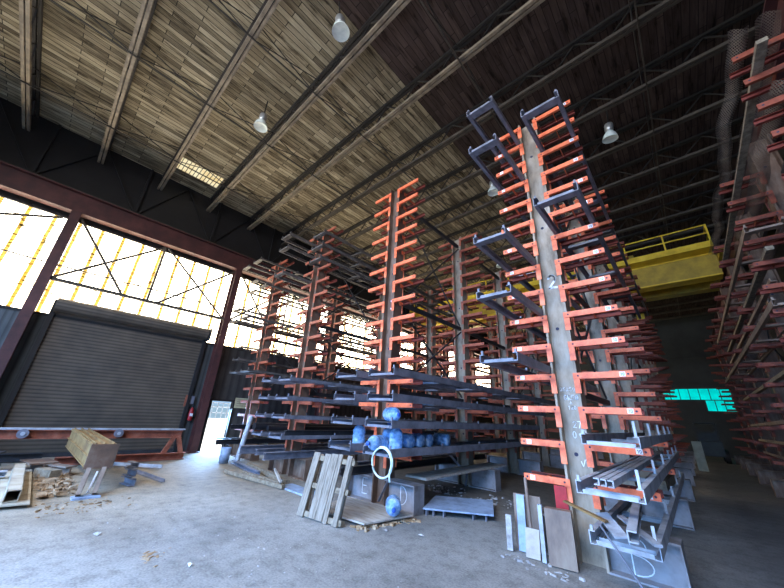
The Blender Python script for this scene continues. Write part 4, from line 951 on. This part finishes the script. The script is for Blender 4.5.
# square tube on a plate at the lower left
t = thing('steel_plate', 'tan dusty steel plate on the floor at the lower left corner under a square tube', 'plate')
MB().add([(-8.40, .02, .05), (-8.32, .50, .05), (-11.9, .52, .06), (-11.9, .0, .06), (-8.40, .02, .07), (-8.32, .50, .07), (-11.9, .52, .08), (-11.9, .0, .08)], [(3, 2, 1, 0), (4, 5, 6, 7), (0, 1, 5, 4), (1, 2, 6, 5), (2, 3, 7, 6), (3, 0, 4, 7)]).build('sheet', M['dusttan'], t)
MB().box(-8.75, -8.65, .02, .48, 0, .05).build('bearer', M['frame'], t); MB().box(-11.0, -10.9, .02, .48, 0, .055).build('bearer', M['frame'], t)
o = MB(); A = Vector((-8.50, .27, .165)); B = Vector((-11.6, .28, .175)); q = .085; t_ = .01
for pr in ([(-q, -q), (q, -q), (q, -q + t_), (-q, -q + t_)], [(-q, q - t_), (q, q - t_), (q, q), (-q, q)], [(-q, -q), (-q + t_, -q), (-q + t_, q), (-q, q)], [(q - t_, -q), (q, -q), (q, q), (q - t_, q)]): o.prof(A, B, pr)
tag(o.build('square_tube', M['dusttan']), 'tan square steel tube lying on the plate at the lower left, open end forward', 'tube')
GB = 'flat steel heaped by the roller bench'
for i, (x0, x1, y0, y1, z, mt) in enumerate(((-12.5, -11.3, -2.6, .25, .02, 'frame'), (-12.3, -11.5, -2.2, .0, .06, 'brownsteel'), (-11.9, -11.2, -2.5, -.06, .11, 'frame_dark'), (-12.4, -12.0, -1.6, .0, .10, 'frame_light'))):
    tag(MB().box(x0, x1, y0, y1, z - .02 + .003, z + .02).build('flat_steel_sheet', M[mt]), 'flat steel sheet in the heap left of the tan girder, %s from the bottom' % ORD[i], 'sheet', GB)
for i, (x, y, w_, d_, h_, rz, mt, nm) in enumerate(((-12.2, .60, .9, .5, .22, .2, 'upright_rust', 'rusty scrap block in the heap behind the square tube'), (-12.2, -.55, .7, .9, .32, -.3, 'frame_dark', 'dark scrap block in the heap at the left photo edge'), (-11.4, .98, .6, .22, .20, .5, 'brownsteel', 'brown scrap offcut in the heap just left of the tan girder'))):
    mb = MB(); mb.prof((-w_ / 2, 0, h_ / 2 + .005), (w_ / 2, 0, h_ / 2 + .005), Isec(h_, d_, .03, .04)); o = mb.build('steel_offcut', M[mt], None, (x, y, .122 if i == 1 else 0), rz); tag(o, nm, 'scrap')
channel('steel_section', (-11.0, -2.5, .19), (-10.9, .12, .17), .10, .20, 'grey steel channel lying across the heap at the left edge', 'beam', 'frame_light', group=GB)
tag(MB().box(-6.75, -6.2, -1.6, -.42, .004, .04).build('flat_steel_sheet', M['bluesheet']), 'blue grey sheet at the lower left edge of the photo', 'sheet')
ibeam((-14.0, -3.5, .12), (-13.9, .7, .12), .2, .16, 'dark beam on the floor against the rolling door', 'frame_dark')
mb = MB(); mb.bar((-11.3, .62, .11), (-10.7, .86, .12), .2, .16); tag(mb.build('wood_block', M['woodx']), 'grey brown wood block in the chip heap left of the tan girder', 'wood block')
scatter('wood_chips', 420, lambda r: (r.uniform(-12.4, -8.9), min(1.08, max(.64, r.gauss(.84, .14)))), None, .11, M['chips'], 'heap of broken wood chips and leaves left of the tan girder', 'debris', 5, zmax=.05)
scatter('wood_chips', 90, lambda r: (r.uniform(-8.5, -7.6), r.gauss(1.1, .35)), None, .045, M['chips'], 'thin scatter of wood crumbs around the slanted stand', 'debris', 6)
# litter in the foreground
def scrap(x, y, s, mat, label, seed):
    r = random.Random(seed); mb = MB(); nn = 7
    top = [(x + s * r.uniform(.6, 1.1) * math.cos(2 * PI * k / nn), y + s * r.uniform(.5, 1.0) * math.sin(2 * PI * k / nn), .004 + r.uniform(0, .03)) for k in range(nn)] + [(x, y, .035)]
    mb.add(top, [(k, (k + 1) % nn, nn) for k in range(nn)]); return mb
tag(scrap(-4.57, 1.77, .045, 0, '', 1).build('paper_scrap', M['tagwhite']), 'crumpled white paper scrap on the foreground floor, nearest one', 'paper')
tag(scrap(-6.3, 1.15, .05, 0, '', 2).build('paper_scrap', M['rubble']), 'small pale scrap on the floor at the left foreground', 'paper')
tag(scrap(-3.45, 4.62, .06, 0, '', 3).build('paper_scrap', M['tagwhite']), 'white paper scrap on the floor in front of the blue grey plate', 'paper')
tag(scrap(-3.95, 4.35, .06, 0, '', 4).build('paper_scrap', M['rubble']), 'grey scrap on the floor just right of the plywood sheet', 'paper')
tag(scrap(-7.4, -.05, .10, 0, '', 5).build('paper_scrap', M['tagwhite']), 'white strip of litter on the floor near the left photo edge', 'paper')
scatter('leaf_litter', 26, lambda r: (r.gauss(-5.1, .09), r.gauss(1.5, .07)), None, .05, M['chips'], 'small patch of dry leaves on the foreground floor', 'leaves', 11, flat=.15)
scatter('floor_grit', 220, lambda r: (r.uniform(-8.2, -.8), r.uniform(1.2, 3.5)), None, .02, M['rubble'], 'fine grit scattered over the foreground floor', 'grit', 12)

# far end of the aisle
t = thing('parked_machine', 'dark machine parked at the far end of the aisle beside the racks', 'machine', (.52, 30.0, 0))
mb = MB(); mb.box(-.6, .5, -1.1, 1.2, .35, 1.15); mb.box(-.55, .45, .1, 1.1, 1.15, 1.7); mb.build('body', M['greymachine'], t)
mb = MB()
for (x, y) in ((-.55, -1.0), (.42, -1.0), (-.5, 1.0), (.4, 1.0)): mb.box(x - .03, x + .03, y - .03, y + .03, 1.15, 2.2)
mb.box(-.6, .5, -1.1, 1.1, 2.2, 2.28); mb.build('cab_frame', M['greymachine'], t)
for (x, y) in ((-.65, -.75), (.55, -.75), (-.65, .85), (.55, .85)): MB().tube((x - .12, y, .36), (x + .12, y, .36), .36, 18).build('wheel', M['rubber'], t)
tag(MB().box(-.30, .05, 22.0, 22.4, .0, 1.25).build('carton', M['palebox']), 'tall pale carton standing far back in the dark aisle', 'box')

# ------------------------------------------------------------------ light
wld = bpy.data.worlds.new('sky_world'); SC.world = wld; wld.use_nodes = True
nt = wld.node_tree; nt.nodes.clear()
out = nt.nodes.new('ShaderNodeOutputWorld'); bg = nt.nodes.new('ShaderNodeBackground')
sky = nt.nodes.new('ShaderNodeTexSky'); sky.sky_type = 'HOSEK_WILKIE'; sky.turbidity = 2.5; sky.ground_albedo = .4
sky.sun_direction = Vector((-.35, -.25, .9)).normalized()
bg.inputs['Strength'].default_value = 3.2
tint = nt.nodes.new('ShaderNodeMixRGB'); tint.blend_type = 'MULTIPLY'; tint.inputs['Fac'].default_value = 1; tint.inputs['Color2'].default_value = (.62, .82, 1.1, 1)
nt.links.new(sky.outputs['Color'], tint.inputs['Color1']); nt.links.new(tint.outputs['Color'], bg.inputs['Color']); nt.links.new(bg.outputs[0], out.inputs['Surface'])
def area(name, loc, rot, sx, sy, power, color, spread=150):
    l = bpy.data.lights.new(name, 'AREA'); l.shape = 'RECTANGLE'; l.size = sx; l.size_y = sy; l.energy = power; l.color = color; l.spread = math.radians(spread)
    o = bpy.data.objects.new(name, l); COL.objects.link(o); o.location = loc; o.rotation_euler = rot; return o
# daylight through the open front bay
area('daylight_open_bay', ((FO0 + FO1) / 2, YF - .4, 3.9), (math.radians(57), 0, 0), 16.0, 6.2, 2600, (.20, .47, 1.0), 118)
sl = bpy.data.lights.new('added_aisle_spot', 'SPOT'); sl.energy = 300; sl.color = (1, .80, .48); sl.spot_size = math.radians(17); sl.spot_blend = .5; sl.shadow_soft_size = .3  # added spot that makes the warm band on the aisle floor
slo = bpy.data.objects.new('added_aisle_spot', sl); COL.objects.link(slo); slo.location = (.7, 15.0, 10.4); slo.rotation_euler = (0, 0, 0)
# added fill lamp high inside the front wall, top-lighting the racks
area('added_top_fill', (-3.0, YF + .25, 9.3), (math.radians(48), 0, 0), 11.5, 1.2, 1900, (.82, .88, 1.0))
sun = bpy.data.lights.new('sun', 'SUN'); sun.energy = 14; sun.angle = .01; sun.color = (1, .96, .9)
so = bpy.data.objects.new('sun', sun); COL.objects.link(so); so.rotation_euler = Vector((-.1, -.6, -.8)).to_track_quat('-Z', 'Y').to_euler()
# daylight through the doorway in the left wall
area('daylight_doorway', (XW - .35, (OD0 + OD1) / 2, 1.2), (0, math.radians(-62), 0), .9, .9, 380, (.30, .55, 1.0))

# ------------------------------------------------------------------ camera
cam = bpy.data.cameras.new('camera'); co = bpy.data.objects.new('camera', cam); COL.objects.link(co); SC.camera = co
F_, p_, r_, y_ = 308.816, .373781, .0531756, -.753728
fwd = Vector((math.sin(y_) * math.cos(p_), math.cos(y_) * math.cos(p_), math.sin(p_)))
rt = Vector((math.cos(y_), -math.sin(y_), 0)); up = rt.cross(fwd)
R = rt * math.cos(r_) + up * math.sin(r_); U = -rt * math.sin(r_) + up * math.cos(r_)
co.matrix_world = Matrix(((R.x, U.x, -fwd.x, 0), (R.y, U.y, -fwd.y, 0), (R.z, U.z, -fwd.z, 1.7), (0, 0, 0, 1)))
cam.sensor_fit = 'HORIZONTAL'; cam.sensor_width = 36; cam.lens = F_ / 784 * 36; cam.clip_end = 300; cam.clip_start = .05

SC.view_settings.view_transform = 'Standard'; SC.view_settings.look = 'None'; SC.view_settings.exposure = 0; SC.view_settings.gamma = 1
try:
    SC.cycles.use_denoising = True; SC.cycles.max_bounces = 8; SC.cycles.diffuse_bounces = 5; SC.cycles.transparent_max_bounces = 24
except Exception: pass
